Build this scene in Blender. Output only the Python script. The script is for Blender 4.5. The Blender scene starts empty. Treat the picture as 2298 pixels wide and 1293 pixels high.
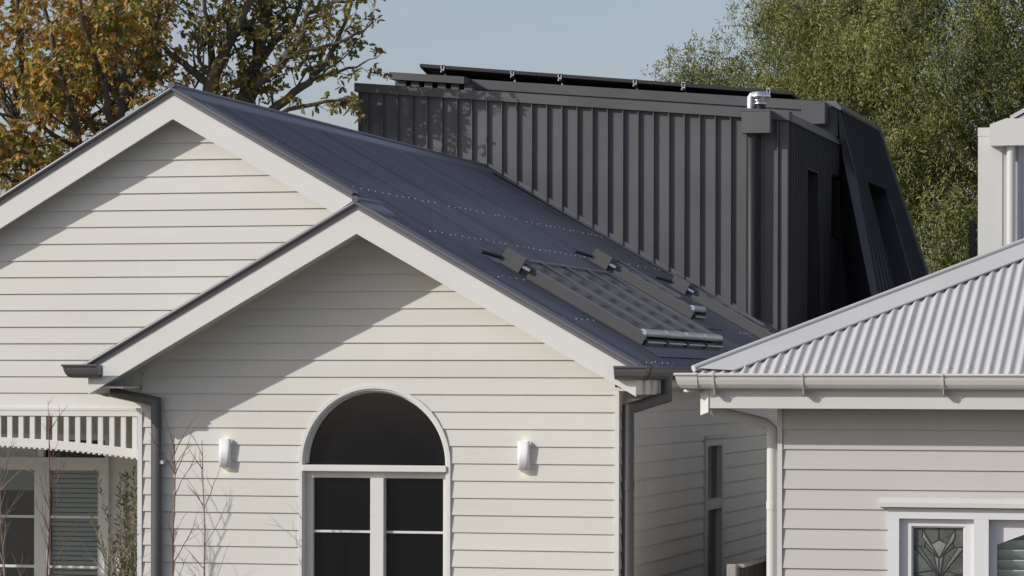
import bpy, math, random
import numpy as np
from mathutils import Vector, Matrix

scene = bpy.context.scene
COL = scene.collection
random.seed(7)
rng = np.random.default_rng(11)

# ------------------------------------------------------------------ camera
cam_d = bpy.data.cameras.new('camera')
cam = bpy.data.objects.new('camera', cam_d)
COL.objects.link(cam)
PSI, ROLL = math.radians(14.196), 0.0025
CAM = Vector((5.9796, -27.3913, 3.2))
_r = Vector((math.cos(PSI), math.sin(PSI), 0))
_u = Vector((0, 0, 1))
_f = Vector((-math.sin(PSI), math.cos(PSI), 0))
ax = _r * math.cos(ROLL) + _u * math.sin(ROLL)
ay = -_r * math.sin(ROLL) + _u * math.cos(ROLL)
az = -_f
cam.matrix_world = Matrix(((ax.x, ay.x, az.x, CAM.x), (ax.y, ay.y, az.y, CAM.y),
                           (ax.z, ay.z, az.z, CAM.z), (0, 0, 0, 1)))
cam_d.sensor_width = 36.0
cam_d.lens = 36.0 * 7337.0 / 2298.0
cam_d.shift_y = 211.9 / 2298.0
cam_d.clip_start = 0.5
cam_d.clip_end = 3000
scene.camera = cam

# ------------------------------------------------------------------ sky and sun
TO_SUN = Vector((-0.666, -0.48, 0.406)).normalized()
SUN_EL = math.asin(TO_SUN.z)
SUN_ROT = math.atan2(TO_SUN.x, TO_SUN.y)
world = bpy.data.worlds.new('World')
scene.world = world
world.use_nodes = True
wn, wl_ = world.node_tree.nodes, world.node_tree.links
wn.clear()
w_out = wn.new('ShaderNodeOutputWorld')
w_bg = wn.new('ShaderNodeBackground')
w_sky = wn.new('ShaderNodeTexSky')
w_sky.sky_type = 'NISHITA'
w_sky.sun_disc = False
w_sky.sun_elevation = SUN_EL
w_sky.sun_rotation = SUN_ROT
w_sky.altitude = 20
w_sky.air_density = 1.0
w_sky.dust_density = 1.6
w_sky.ozone_density = 1.8
# thin high cloud drawn over the clear sky
w_co = wn.new('ShaderNodeTexCoord')
w_map = wn.new('ShaderNodeMapping')
w_map.inputs['Scale'].default_value = (1.0, 1.0, 3.2)
w_noise = wn.new('ShaderNodeTexNoise')
w_noise.inputs['Scale'].default_value = 6.5
w_noise.inputs['Detail'].default_value = 6
w_noise.inputs['Roughness'].default_value = 0.55
w_rr = wn.new('ShaderNodeMapRange')
w_rr.inputs['From Min'].default_value = 0.3
w_rr.inputs['From Max'].default_value = 0.75
w_rr.inputs['To Min'].default_value = 0.12
w_rr.inputs['To Max'].default_value = 0.52
w_mix = wn.new('ShaderNodeMix')
w_mix.data_type = 'RGBA'
w_mix.inputs['B'].default_value = (4.4, 3.95, 4.9, 1)
wl_.new(w_co.outputs['Generated'], w_map.inputs['Vector'])
wl_.new(w_map.outputs['Vector'], w_noise.inputs['Vector'])
wl_.new(w_noise.outputs['Fac'], w_rr.inputs['Value'])
wl_.new(w_rr.outputs['Result'], w_mix.inputs['Factor'])
wl_.new(w_sky.outputs['Color'], w_mix.inputs['A'])
wl_.new(w_mix.outputs['Result'], w_bg.inputs['Color'])
w_bg.inputs['Strength'].default_value = 0.102
wl_.new(w_bg.outputs['Background'], w_out.inputs['Surface'])

sun_d = bpy.data.lights.new('sun', 'SUN')
sun_d.energy = 2.95
sun_d.angle = math.radians(0.53)
sun_d.color = (1.0, 0.965, 0.91)
sun = bpy.data.objects.new('sun', sun_d)
COL.objects.link(sun)
sun.location = (-30, -15, 25)
sun.rotation_euler = TO_SUN.to_track_quat('Z', 'Y').to_euler()

scene.view_settings.view_transform = 'Standard'
scene.view_settings.look = 'None'
scene.view_settings.exposure = 0.25
scene.view_settings.gamma = 1.0
scene.view_settings.use_curve_mapping = False
scene.cycles.max_bounces = 8
scene.cycles.use_denoising = True

# ------------------------------------------------------------------ helpers
WORLD_LOC = {}


def link(o, parent=None, at=(0, 0, 0)):
    COL.objects.link(o)
    at = Vector(at)
    WORLD_LOC[o.name] = at
    if parent is not None:
        o.parent = parent
        o.location = at - WORLD_LOC[parent.name]
    else:
        o.location = at
    return o


def tag(o, label=None, cat=None, group=None, kind=None):
    if label: o['label'] = label
    if cat: o['category'] = cat
    if group: o['group'] = group
    if kind: o['kind'] = kind
    return o


def thing(name, at, label, cat, group=None):
    o = bpy.data.objects.new(name, None)
    o.empty_display_size = 0.3
    link(o, None, at)
    return tag(o, label, cat, group)


class MB:
    def __init__(self):
        self.v, self.f, self.s = [], [], []

    def add(self, vs, fs, smooth=False):
        b = len(self.v)
        self.v += [tuple(p) for p in vs]
        self.f += [tuple(i + b for i in q) for q in fs]
        self.s += [smooth] * len(fs)
        return self

    def box(self, a, b):
        x0, y0, z0 = [min(p, q) for p, q in zip(a, b)]
        x1, y1, z1 = [max(p, q) for p, q in zip(a, b)]
        return self.add([(x0, y0, z0), (x1, y0, z0), (x1, y1, z0), (x0, y1, z0),
                         (x0, y0, z1), (x1, y0, z1), (x1, y1, z1), (x0, y1, z1)],
                        [(0, 3, 2, 1), (4, 5, 6, 7), (0, 1, 5, 4), (1, 2, 6, 5), (2, 3, 7, 6), (3, 0, 4, 7)])

    def prism(self, poly, vec, caps=True):
        """poly: list of 3-D points (planar), swept by vec"""
        n = len(poly)
        vec = Vector(vec)
        a = [Vector(p) for p in poly]
        nrm = Vector((0, 0, 0))
        for i in range(n):
            nrm += a[i].cross(a[(i + 1) % n])
        if nrm.dot(vec) > 0:
            a.reverse()
        vs = a + [p + vec for p in a]
        fs = [(i, i + n, (i + 1) % n + n, (i + 1) % n) for i in range(n)]
        if caps:
            fs += [tuple(range(n)), tuple(range(2 * n - 1, n - 1, -1))]
        return self.add(vs, fs)

    def xz(self, pts, y0, y1):
        return self.prism([(x, y0, z) for x, z in pts], (0, y1 - y0, 0))

    def tube(self, pts, radii, n=8, caps=True, smooth=True):
        pts = [Vector(p) for p in pts]
        if not hasattr(radii, '__len__'): radii = [radii] * len(pts)
        vs, fs = [], []
        up = None
        for i, p in enumerate(pts):
            if i == 0: t = pts[1] - p
            elif i == len(pts) - 1: t = p - pts[i - 1]
            else: t = (pts[i + 1] - p).normalized() + (p - pts[i - 1]).normalized()
            t.normalize()
            if up is None:
                up = Vector((0, 0, 1)) if abs(t.z) < 0.9 else Vector((1, 0, 0))
            up = (up - t * up.dot(t)).normalized()
            w = t.cross(up)
            for k in range(n):
                a = 2 * math.pi * k / n
                vs.append(p + (up * math.cos(a) + w * math.sin(a)) * radii[i])
        for i in range(len(pts) - 1):
            for k in range(n):
                a, b = i * n + k, i * n + (k + 1) % n
                fs.append((a, a + n, b + n, b))
        self.add(vs, fs, smooth)
        if caps:
            m = len(vs)
            self.add(vs[:n], [tuple(range(n))])
            self.add(vs[m - n:], [tuple(range(n - 1, -1, -1))])
        return self

    def sweep(self, prof, path, outs, caps=True, smooth=False):
        """prof: (d,z) points; path: (x,y,z); outs: outward plan vectors"""
        n = len(prof)
        vs, fs = [], []
        for (x, y, z), (ox, oy) in zip(path, outs):
            for d, h in prof:
                vs.append((x + ox * d, y + oy * d, z + h))
        for i in range(len(path) - 1):
            for k in range(n):
                a, b = i * n + k, i * n + (k + 1) % n
                fs.append((a, b, b + n, a + n))
        self.add(vs, fs, smooth)
        if caps:
            self.add(vs[:n], [tuple(range(n))])
            self.add(vs[-n:], [tuple(range(n))])
        return self

    def mesh(self, name, mat):
        m = bpy.data.meshes.new(name)
        m.from_pydata(self.v, [], self.f)
        m.polygons.foreach_set('use_smooth', self.s)
        if mat: m.materials.append(mat)
        m.update()
        return m

    def build(self, name, mat, parent=None, fix=True):
        m = self.mesh(name, mat)
        if fix and len(self.f) < 4000:
            import bmesh
            bm = bmesh.new()
            bm.from_mesh(m)
            bmesh.ops.remove_doubles(bm, verts=bm.verts, dist=1e-5)
            bmesh.ops.recalc_face_normals(bm, faces=bm.faces)
            bm.to_mesh(m)
            bm.free()
        return link(bpy.data.objects.new(name, m), parent)


def bx(name, a, b, mat, parent, bevel=0.0):
    o = MB().box(a, b).build(name, mat, parent)
    if bevel:
        md = o.modifiers.new('bevel', 'BEVEL')
        md.width = bevel
        md.segments = 2
        md.limit_method = 'ANGLE'
    return o


# ------------------------------------------------------------------ materials
def principled(name, col, rough=0.5, metal=0.0, var=0.05, vscale=2.0, bump=0.0, bscale=60.0, stretch=(1, 1, 1),
               tint=None, spec=0.5, dirt=0.0, orand=0.0):
    m = bpy.data.materials.new(name)
    m.use_nodes = True
    N, L = m.node_tree.nodes, m.node_tree.links
    b = N['Principled BSDF']
    b.inputs['Roughness'].default_value = rough
    b.inputs['Metallic'].default_value = metal
    b.inputs['Specular IOR Level'].default_value = spec
    geo = N.new('ShaderNodeNewGeometry')
    mp = N.new('ShaderNodeMapping')
    mp.inputs['Scale'].default_value = stretch
    L.new(geo.outputs['Position'], mp.inputs['Vector'])
    nz = N.new('ShaderNodeTexNoise')
    nz.inputs['Scale'].default_value = vscale
    nz.inputs['Detail'].default_value = 6
    nz.inputs['Roughness'].default_value = 0.6
    L.new(mp.outputs['Vector'], nz.inputs['Vector'])
    rp = N.new('ShaderNodeValToRGB')
    rp.color_ramp.elements[0].position = 0.28
    rp.color_ramp.elements[1].position = 0.72
    t = tint or col
    rp.color_ramp.elements[0].color = (t[0] * (1 - var), t[1] * (1 - var), t[2] * (1 - var), 1)
    rp.color_ramp.elements[1].color = (col[0] * (1 + var), col[1] * (1 + var), col[2] * (1 + var), 1)
    L.new(nz.outputs['Fac'], rp.inputs['Fac'])
    out = rp.outputs['Color']
    if dirt:
        n2 = N.new('ShaderNodeTexNoise')
        n2.inputs['Scale'].default_value = 1.6
        n2.inputs['Detail'].default_value = 8
        n2.inputs['Roughness'].default_value = 0.7
        m2 = N.new('ShaderNodeMapping')
        m2.inputs['Scale'].default_value = (1, 1, 0.22)
        L.new(geo.outputs['Position'], m2.inputs['Vector'])
        L.new(m2.outputs['Vector'], n2.inputs['Vector'])
        r2 = N.new('ShaderNodeMapRange')
        r2.inputs['From Min'].default_value = 0.52
        r2.inputs['From Max'].default_value = 0.78
        r2.inputs['To Max'].default_value = dirt
        L.new(n2.outputs['Fac'], r2.inputs['Value'])
        mx = N.new('ShaderNodeMix')
        mx.data_type = 'RGBA'
        mx.blend_type = 'MULTIPLY'
        mx.inputs['B'].default_value = (0.62, 0.6, 0.55, 1)
        L.new(r2.outputs['Result'], mx.inputs['Factor'])
        L.new(out, mx.inputs['A'])
        out = mx.outputs['Result']
    if orand:
        oi = N.new('ShaderNodeObjectInfo')
        r3 = N.new('ShaderNodeMapRange')
        r3.inputs['To Min'].default_value = 1 - orand
        r3.inputs['To Max'].default_value = 1 + orand
        L.new(oi.outputs['Random'], r3.inputs['Value'])
        mx = N.new('ShaderNodeVectorMath')
        mx.operation = 'SCALE'
        L.new(out, mx.inputs[0])
        L.new(r3.outputs['Result'], mx.inputs['Scale'])
        out = mx.outputs['Vector']
    L.new(out, b.inputs['Base Color'])
    rr = N.new('ShaderNodeMapRange')
    rr.inputs['To Min'].default_value = max(0.02, rough - 0.08)
    rr.inputs['To Max'].default_value = min(1.0, rough + 0.08)
    L.new(nz.outputs['Fac'], rr.inputs['Value'])
    L.new(rr.outputs['Result'], b.inputs['Roughness'])
    if bump:
        n3 = N.new('ShaderNodeTexNoise')
        n3.inputs['Scale'].default_value = bscale
        n3.inputs['Detail'].default_value = 5
        L.new(mp.outputs['Vector'], n3.inputs['Vector'])
        bp = N.new('ShaderNodeBump')
        bp.inputs['Strength'].default_value = bump
        bp.inputs['Distance'].default_value = 0.01
        L.new(n3.outputs['Fac'], bp.inputs['Height'])
        L.new(bp.outputs['Normal'], b.inputs['Normal'])
    return m


def leaf_mat(name, cols, trans=0.3, rough=0.55):
    """cols: list of (position, rgb); one random colour per leaf"""
    m = bpy.data.materials.new(name)
    m.use_nodes = True
    N, L = m.node_tree.nodes, m.node_tree.links
    b = N['Principled BSDF']
    b.inputs['Roughness'].default_value = rough
    geo = N.new('ShaderNodeNewGeometry')
    nz = N.new('ShaderNodeTexNoise')
    nz.inputs['Scale'].default_value = 0.9
    nz.inputs['Detail'].default_value = 3
    L.new(geo.outputs['Position'], nz.inputs['Vector'])
    ma = N.new('ShaderNodeMath')
    ma.operation = 'MULTIPLY_ADD'
    ma.inputs[1].default_value = 0.75
    L.new(geo.outputs['Random Per Island'], ma.inputs[0])
    mb = N.new('ShaderNodeMath')
    mb.operation = 'MULTIPLY_ADD'
    mb.inputs[1].default_value = 0.9
    mb.inputs[2].default_value = -0.33
    L.new(nz.outputs['Fac'], mb.inputs[0])
    L.new(mb.outputs[0], ma.inputs[2])
    rp = N.new('ShaderNodeValToRGB')
    el = rp.color_ramp.elements
    while len(el) < len(cols): el.new(0.5)
    for e, (p, c) in zip(el, cols):
        e.position = p
        e.color = (*c, 1)
    L.new(ma.outputs[0], rp.inputs['Fac'])
    L.new(rp.outputs['Color'], b.inputs['Base Color'])
    tr = N.new('ShaderNodeBsdfTranslucent')
    L.new(rp.outputs['Color'], tr.inputs['Color'])
    mx = N.new('ShaderNodeMixShader')
    mx.inputs['Fac'].default_value = trans
    L.new(b.outputs['BSDF'], mx.inputs[1])
    L.new(tr.outputs['BSDF'], mx.inputs[2])
    L.new(mx.outputs['Shader'], N['Material Output'].inputs['Surface'])
    return m


def glass_mat(name, tint=(0.85, 0.9, 0.88), clear=0.85):
    m = bpy.data.materials.new(name)
    m.use_nodes = True
    N, L = m.node_tree.nodes, m.node_tree.links
    N.remove(N['Principled BSDF'])
    t = N.new('ShaderNodeBsdfTransparent')
    t.inputs['Color'].default_value = (*tint, 1)
    g = N.new('ShaderNodeBsdfGlossy')
    g.inputs['Roughness'].default_value = 0.03
    fr = N.new('ShaderNodeFresnel')
    fr.inputs['IOR'].default_value = 1.55
    mr = N.new('ShaderNodeMapRange')
    mr.inputs['To Min'].default_value = 1 - clear
    L.new(fr.outputs['Fac'], mr.inputs['Value'])
    nz = N.new('ShaderNodeTexNoise')
    nz.inputs['Scale'].default_value = 3.0
    geo = N.new('ShaderNodeNewGeometry')
    L.new(geo.outputs['Position'], nz.inputs['Vector'])
    bp = N.new('ShaderNodeBump')
    bp.inputs['Strength'].default_value = 0.02
    L.new(nz.outputs['Fac'], bp.inputs['Height'])
    L.new(bp.outputs['Normal'], g.inputs['Normal'])
    mx = N.new('ShaderNodeMixShader')
    L.new(mr.outputs['Result'], mx.inputs['Fac'])
    L.new(t.outputs['BSDF'], mx.inputs[1])
    L.new(g.outputs['BSDF'], mx.inputs[2])
    L.new(mx.outputs['Shader'], N['Material Output'].inputs['Surface'])
    return m


M = {}
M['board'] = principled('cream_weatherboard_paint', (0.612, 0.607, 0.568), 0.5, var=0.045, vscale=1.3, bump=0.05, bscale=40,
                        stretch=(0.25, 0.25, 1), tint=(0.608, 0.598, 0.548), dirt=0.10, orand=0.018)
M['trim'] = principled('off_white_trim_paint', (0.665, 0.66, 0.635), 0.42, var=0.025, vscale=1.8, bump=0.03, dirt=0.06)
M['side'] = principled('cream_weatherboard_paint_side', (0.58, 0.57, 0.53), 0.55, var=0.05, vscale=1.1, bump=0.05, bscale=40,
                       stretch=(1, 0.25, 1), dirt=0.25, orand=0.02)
M['roof'] = principled('slate_blue_grey_roof_steel', (0.085, 0.087, 0.104), 0.42, var=0.32, vscale=4.0, stretch=(0.04, 0.9, 0.04),
                       tint=(0.075, 0.077, 0.09), spec=0.6, orand=0.06, bump=0.35, bscale=9)
M['flash'] = principled('slate_flashing_steel', (0.105, 0.105, 0.125), 0.4, var=0.08, vscale=3, spec=0.6)
M['gutter'] = principled('grey_gutter_steel', (0.098, 0.097, 0.098), 0.4, var=0.06, vscale=4, spec=0.5)
M['clad'] = principled('charcoal_cladding_steel', (0.103, 0.102, 0.107), 0.6, var=0.18, vscale=0.9, spec=0.3, bump=0.03, bscale=8,  # broad mottling paints soft tree shadow along with slight water marks
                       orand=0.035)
M['clad2'] = principled('charcoal_cladding_steel_shade_toned', (0.025, 0.024, 0.029), 0.55, var=0.08, vscale=1.4, spec=0.4)  # same steel with the side walls' shade put into its colour; dark fittings share it
M['cap'] = principled('satin_charcoal_cap', (0.135, 0.135, 0.15), 0.3, var=0.05, vscale=3, spec=0.8)
M['black'] = principled('black_plastic', (0.012, 0.012, 0.013), 0.5, var=0.1)
M['zinc'] = principled('bright_zinc', (0.75, 0.76, 0.78), 0.28, metal=1.0, var=0.08, vscale=20)
M['galv'] = principled('galvanised_steel', (0.62, 0.63, 0.66), 0.4, metal=0.6, var=0.06, vscale=12)
M['screw'] = principled('zinc_screw_heads', (0.34, 0.34, 0.36), 0.4, metal=0.2, var=0.05)
M['pane'] = principled('dark_window_glass', (0.003, 0.0038, 0.0055), 0.06, var=0.05, spec=0.7)
M['sky_pane'] = principled('skylight_glass', (0.115, 0.14, 0.145), 0.03, var=0.2, vscale=5, spec=0.9)
M['glass'] = glass_mat('clear_glass')
M['blind'] = principled('pale_blind_slat', (0.70, 0.77, 0.73), 0.6, var=0.06)
M['roller'] = principled('roller_blind_cloth', (0.55, 0.58, 0.54), 0.9, var=0.05)
M['interior'] = principled('dark_interior', (0.02, 0.017, 0.017), 0.9, var=0.4)
M['nboard'] = principled('stone_weatherboard_paint', (0.52, 0.50, 0.475), 0.5, var=0.03, vscale=1.4, bump=0.05, bscale=40,
                         stretch=(0.25, 1, 1), dirt=0.12, orand=0.02)
M['ntrim'] = principled('pale_stone_trim_paint', (0.60, 0.59, 0.565), 0.45, var=0.03, vscale=2, bump=0.03, dirt=0.08)
M['nwhite'] = principled('white_window_paint', (0.68, 0.68, 0.70), 0.4, var=0.02, vscale=3, bump=0.03)
M['nroof'] = principled('pale_grey_roof_steel', (0.525, 0.52, 0.50), 0.42, var=0.04, vscale=1.5, spec=0.5, dirt=0.10)
M['lead'] = principled('lead_came', (0.05, 0.052, 0.055), 0.5, metal=0.3)
M['lead_glass'] = principled('textured_leadlight_glass', (0.105, 0.115, 0.105), 0.2, var=0.5, vscale=7, bump=0.25, bscale=45)
M['lead_glass2'] = principled('pale_leadlight_glass', (0.20, 0.215, 0.20), 0.22, var=0.45, vscale=6, bump=0.3, bscale=60)
M['lamp'] = principled('white_lamp_enamel', (0.80, 0.81, 0.83), 0.35, var=0.01)
M['rearw'] = principled('pale_grey_cladding', (0.56, 0.56, 0.535), 0.5, var=0.03, vscale=1.2, dirt=0.06)
M['reard'] = principled('pale_grey_ribbed_steel', (0.46, 0.47, 0.49), 0.45, var=0.04, vscale=2)
M['fence'] = principled('dark_fence_timber', (0.06, 0.053, 0.047), 0.8, var=0.3, vscale=7, stretch=(1, 1, 0.2), bump=0.3, bscale=30)
M['fencerail'] = principled('weathered_fence_cap', (0.33, 0.32, 0.29), 0.8, var=0.2, vscale=9)
M['barko'] = principled('oak_bark', (0.105, 0.088, 0.068), 0.9, var=0.35, vscale=9, stretch=(1, 1, 0.35), bump=0.6, bscale=25)
M['barkp'] = principled('peppermint_bark', (0.12, 0.095, 0.07), 0.9, var=0.35, vscale=7, stretch=(1, 1, 0.35), bump=0.6, bscale=25)
M['twigred'] = principled('red_brown_twig', (0.17, 0.075, 0.058), 0.6, var=0.25, vscale=8)
M['twiggrey'] = principled('pale_grey_twig', (0.24, 0.19, 0.165), 0.7, var=0.25, vscale=8)
M['solar'] = principled('solar_cell_glass', (0.010, 0.011, 0.016), 0.12, var=0.1, spec=0.5)
M['solarback'] = principled('solar_back_sheet', (0.012, 0.011, 0.011), 0.7, var=0.1)
M['oak_leaf'] = leaf_mat('oak_leaf_autumn', [(0.05, (0.124, 0.138, 0.028)), (0.32, (0.259, 0.248, 0.042)),
                                              (0.50, (0.436, 0.312, 0.056)), (0.66, (0.571, 0.312, 0.070)),
                                              (0.82, (0.726, 0.422, 0.131)), (0.96, (0.415, 0.175, 0.066))], 0.45)
M['oak_leaf2'] = leaf_mat('oak_leaf_olive', [(0.05, (0.081, 0.090, 0.025)), (0.40, (0.180, 0.180, 0.038)),
                                              (0.62, (0.261, 0.225, 0.045)), (0.80, (0.360, 0.243, 0.054)),
                                              (0.96, (0.495, 0.324, 0.081))], 0.4)
M['pep_leaf'] = leaf_mat('willow_leaf_green', [(0.05, (0.084, 0.109, 0.027)), (0.40, (0.160, 0.189, 0.044)),
                                                (0.70, (0.252, 0.260, 0.064)), (0.93, (0.353, 0.319, 0.120))], 0.32, 0.45)
M['olive_leaf'] = leaf_mat('olive_shrub_leaf', [(0.1, (0.06, 0.07, 0.022)), (0.5, (0.115, 0.12, 0.035)),
                                                 (0.9, (0.2, 0.19, 0.08))], 0.25, 0.4)
M['ground'] = principled('garden_ground', (0.105, 0.092, 0.066), 0.95, var=0.3, vscale=0.6, bump=0.4, bscale=20)
em = bpy.data.materials.new('warm_lamp_diffuser')
em.use_nodes = True
_n = em.node_tree.nodes
_b = _n['Principled BSDF']
_b.inputs['Base Color'].default_value = (0.9, 0.85, 0.7, 1)
_b.inputs['Emission Color'].default_value = (1.0, 0.86, 0.6, 1)
_b.inputs['Emission Strength'].default_value = 1.6
M['glow'] = em

# ------------------------------------------------------------------ ground
g = MB().add([(-400, -400, 0), (400, -400, 0), (400, 600, 0), (-400, 600, 0)], [(0, 1, 2, 3)]).build('ground', M['ground'])
tag(g, kind='structure')

# ------------------------------------------------------------------ the cream house
K = 0.566            # roof slope of the right-hand plane and the front gable
KL = 0.583           # slope of the main gable's left side
FX = -2.205          # front gable apex
MX = -4.085          # main ridge
ZR = 4.735           # deck height at the front gable apex
COURSE0, CH = 2.946, 0.1495


def deck(x):         # the big right-hand roof plane
    return ZR - K * (x - FX)


ZM = deck(MX)        # main ridge height


house = thing('weatherboard_house', (-2.2, 0, 0),
              'cream weatherboard house with two gables, arched window and dark corrugated roof', 'house')


def board_xz(zb, zt, xl, xr, y, mat, parent, out=-1, name='weatherboard'):
    """lapped board on a wall facing -Y; xl(z), xr(z) give its ends"""
    j = random.uniform(-0.001, 0.001)
    zb2 = zb + random.uniform(-0.0008, 0.0008)
    a = [(xl(zb), zb2), (xr(zb), zb2)]
    t = zt + 0.012
    b = [(xl(t), t), (xr(t), t)]
    if a[1][0] - a[0][0] < 0.02: return
    if b[1][0] - b[0][0] < 0.0:
        mid = (b[0][0] + b[1][0]) / 2
        b = [(mid, t), (mid, t)]
    yf0, yf1, yb = y - 0.024 + j, y - 0.009, y
    vs = [(a[0][0], yf0, a[0][1]), (a[1][0], yf0, a[1][1]), (b[1][0], yf1, t), (b[0][0], yf1, t),
          (a[0][0], yb, a[0][1]), (a[1][0], yb, a[1][1]), (b[1][0], yb, t), (b[0][0], yb, t)]
    fs = [(0, 1, 2, 3), (0, 4, 5, 1), (3, 2, 6, 7), (0, 3, 7, 4), (1, 5, 6, 2)]
    MB().add(vs, fs).build(name, mat, parent, fix=False)


def board_poly(pts, zb, t, mat, parent):
    """board of any outline, its face leaning like the straight ones"""
    n = len(pts)
    fy = lambda q: -0.024 + 0.015 * (q - zb) / (t - zb)
    vs = [(x_, fy(q), q) for x_, q in pts] + [(x_, 0.0, q) for x_, q in pts]
    fs = [tuple(range(n))] + [(i, (i + 1) % n, (i + 1) % n + n, i + n) for i in range(n)]
    MB().add(vs, fs).build('weatherboard', mat, parent)


# ---- front wall, boards cut round the arched window
WX, WR, WZ = -2.180, 0.672, 2.485       # window centre, cut radius, spring height


def soffit_front(z):  # half width of the front wall under its soffit at height z
    return (4.535 - z) / K


fw = MB().xz([(-4.34, 0.3), (-0.01, 0.3), (-0.01, 3.2), (FX, 4.45), (-4.34, 3.26)], 0.15, 0.3).build('front_wall', M['interior'], house)
z = COURSE0 - 17 * CH
while z < 4.5:
    zt = z + CH
    L0, R0 = -4.335, -0.035
    xl = lambda q: max(L0, FX - soffit_front(q))
    xr = lambda q: min(R0, FX + soffit_front(q))
    if zt < WZ:
        board_xz(z, zt, xl, lambda q: WX - WR, 0, M['board'], fw)
        board_xz(z, zt, lambda q: WX + WR, xr, 0, M['board'], fw)
    elif z < WZ + WR:
        t = zt + 0.012
        def half(q):
            d = q - WZ
            return WR if d <= 0 else math.sqrt(max(0.0, WR * WR - d * d))
        zs = [z + (min(t, WZ + WR) - z) * i / 8 for i in range(9)]
        if t < WZ + WR:
            board_poly([(xl(z), z)] + [(WX - half(q), q) for q in zs] + [(xl(t), t)], z, t, M['board'], fw)
            board_poly([(xr(t), t)] + [(WX + half(q), q) for q in reversed(zs)] + [(xr(z), z)], z, t, M['board'], fw)
        else:
            board_poly([(xl(z), z)] + [(WX - half(q), q) for q in zs] + [(WX + half(q), q) for q in reversed(zs[:-1])]
                       + [(xr(z), z), (xr(t), t), (xl(t), t)], z, t, M['board'], fw)
    else:
        board_xz(z, zt, xl, xr, 0, M['board'], fw)
    z = zt
bx('corner_board', (-0.036, -0.03, 0.3), (0.004, 0.02, 3.16), M['trim'], house)
bx('corner_board', (-4.375, -0.03, 0.3), (-4.333, 0.3, 2.93), M['trim'], house)

# ---- main gable wall above the porch
gw = MB().xz([(-8.2, 2.96), (-4.36, 2.96), (-2.4, 2.96), (-2.4, deck(-2.4) - 0.32), (MX, ZM - 0.32), (-8.2, ZM - 0.32 - KL * (-MX + -8.2) * -1)],
             0.42, 0.57).build('gable_wall', M['interior'], house)
SM = ZM - 0.205        # soffit apex height of the main gable
z = COURSE0
while z < SM - 0.03:
    zt = z + CH
    xl = lambda q: max(-8.2, MX - (SM - q) / KL)
    xr = lambda q: min(-0.3, MX + (SM - q) / K)
    board_xz(z, zt, xl, xr, 0.27, M['board'], gw)
    z = zt

# ---- right-hand side wall (faces +X), with its tall window
sw = MB().box((-0.3, 0.3, 0.3), (-0.16, 11.2, 3.16)).build('side_wall', M['interior'], house)


def board_yz(zb, zt, y0, y1, x, mat, parent):
    if y1 - y0 < 0.02: return
    j = random.uniform(-0.001, 0.001)
    t = zt + 0.012
    xf0, xf1 = x + 0.024 + j, x + 0.009
    vs = [(xf0, y0, zb), (xf0, y1, zb), (xf1, y1, t), (xf1, y0, t), (x, y0, zb), (x, y1, zb), (x, y1, t), (x, y0, t)]
    fs = [(0, 1, 2, 3), (0, 4, 5, 1), (3, 2, 6, 7), (0, 3, 7, 4), (1, 5, 6, 2)]
    MB().add(vs, fs).build('weatherboard', mat, parent, fix=False)


SWY0, SWY1, SWZ = 3.80, 4.76, 2.66
z = COURSE0 - 17 * CH
while z < 3.02:
    zt = z + CH
    if z < SWZ - 0.02:
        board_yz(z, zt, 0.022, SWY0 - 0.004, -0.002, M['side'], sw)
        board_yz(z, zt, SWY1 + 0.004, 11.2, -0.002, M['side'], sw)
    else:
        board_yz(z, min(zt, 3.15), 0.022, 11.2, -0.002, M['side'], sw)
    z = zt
bx('frieze_board', (-0.02, 0.03, 3.085), (0.012, 10.95, 3.154), M['side'], house)
sd = MB()
sd.box((-0.05, SWY0, 0.6), (0.035, SWY0 + 0.08, SWZ)).box((-0.05, SWY1 - 0.12, 0.6), (0.035, SWY1, SWZ))
sd.box((-0.05, SWY0 + 0.08, 2.585), (0.035, SWY1 - 0.12, SWZ)).box((-0.05, SWY0 + 0.08, 1.96), (0.03, SWY1 - 0.12, 2.06))
side_win = sd.build('side_window', M['side'], house)
bx('window_hood', (-0.02, SWY0 - 0.03, SWZ), (0.06, SWY1 + 0.03, SWZ + 0.025), M['side'], side_win)
bx('pane', (-0.03, SWY0 + 0.08, 2.06), (-0.02, SWY1 - 0.12, 2.585), M['pane'], side_win)
bx('pane', (-0.04, SWY0 + 0.08, 1.2), (-0.03, SWY1 - 0.12, 1.96), M['pane'], side_win)
bx('pane', (-0.04, SWY0 + 0.08, 0.7), (-0.03, SWY1 - 0.12, 1.2), M['pane'], side_win)

# ---- arched window
aw = MB()
def arc(r, y, n=40):
    return [(WX + r * math.cos(math.pi * i / n), y, WZ + r * math.sin(math.pi * i / n)) for i in range(n + 1)]
def ring(mb, r0, r1, y0, y1, n=40, zlow=0.6):
    A = [(WX + r0, y0, zlow)] + arc(r0, y0, n) + [(WX - r0, y0, zlow)]
    B = [(WX + r1, y0, zlow)] + arc(r1, y0, n) + [(WX - r1, y0, zlow)]
    k = len(A)
    vs = A + B + [(p[0], y1, p[2]) for p in A] + [(p[0], y1, p[2]) for p in B]
    fs = []
    for i in range(k - 1):
        fs += [(i, i + 1, k + i + 1, k + i), (2 * k + i, 3 * k + i, 3 * k + i + 1, 2 * k + i + 1),
               (i, 2 * k + i, 2 * k + i + 1, i + 1), (k + i, k + i + 1, 3 * k + i + 1, 3 * k + i)]
    mb.add(vs, fs)
ring(aw, 0.659, 0.689, -0.034, 0.02)
awin = aw.build('arched_window', M['trim'], house)
rv = MB(); ring(rv, 0.643, 0.6595, -0.020, 0.14); rv.build('reveal_lining', M['trim'], awin)
hs = MB(); A_ = arc(0.612, 0); 
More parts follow.
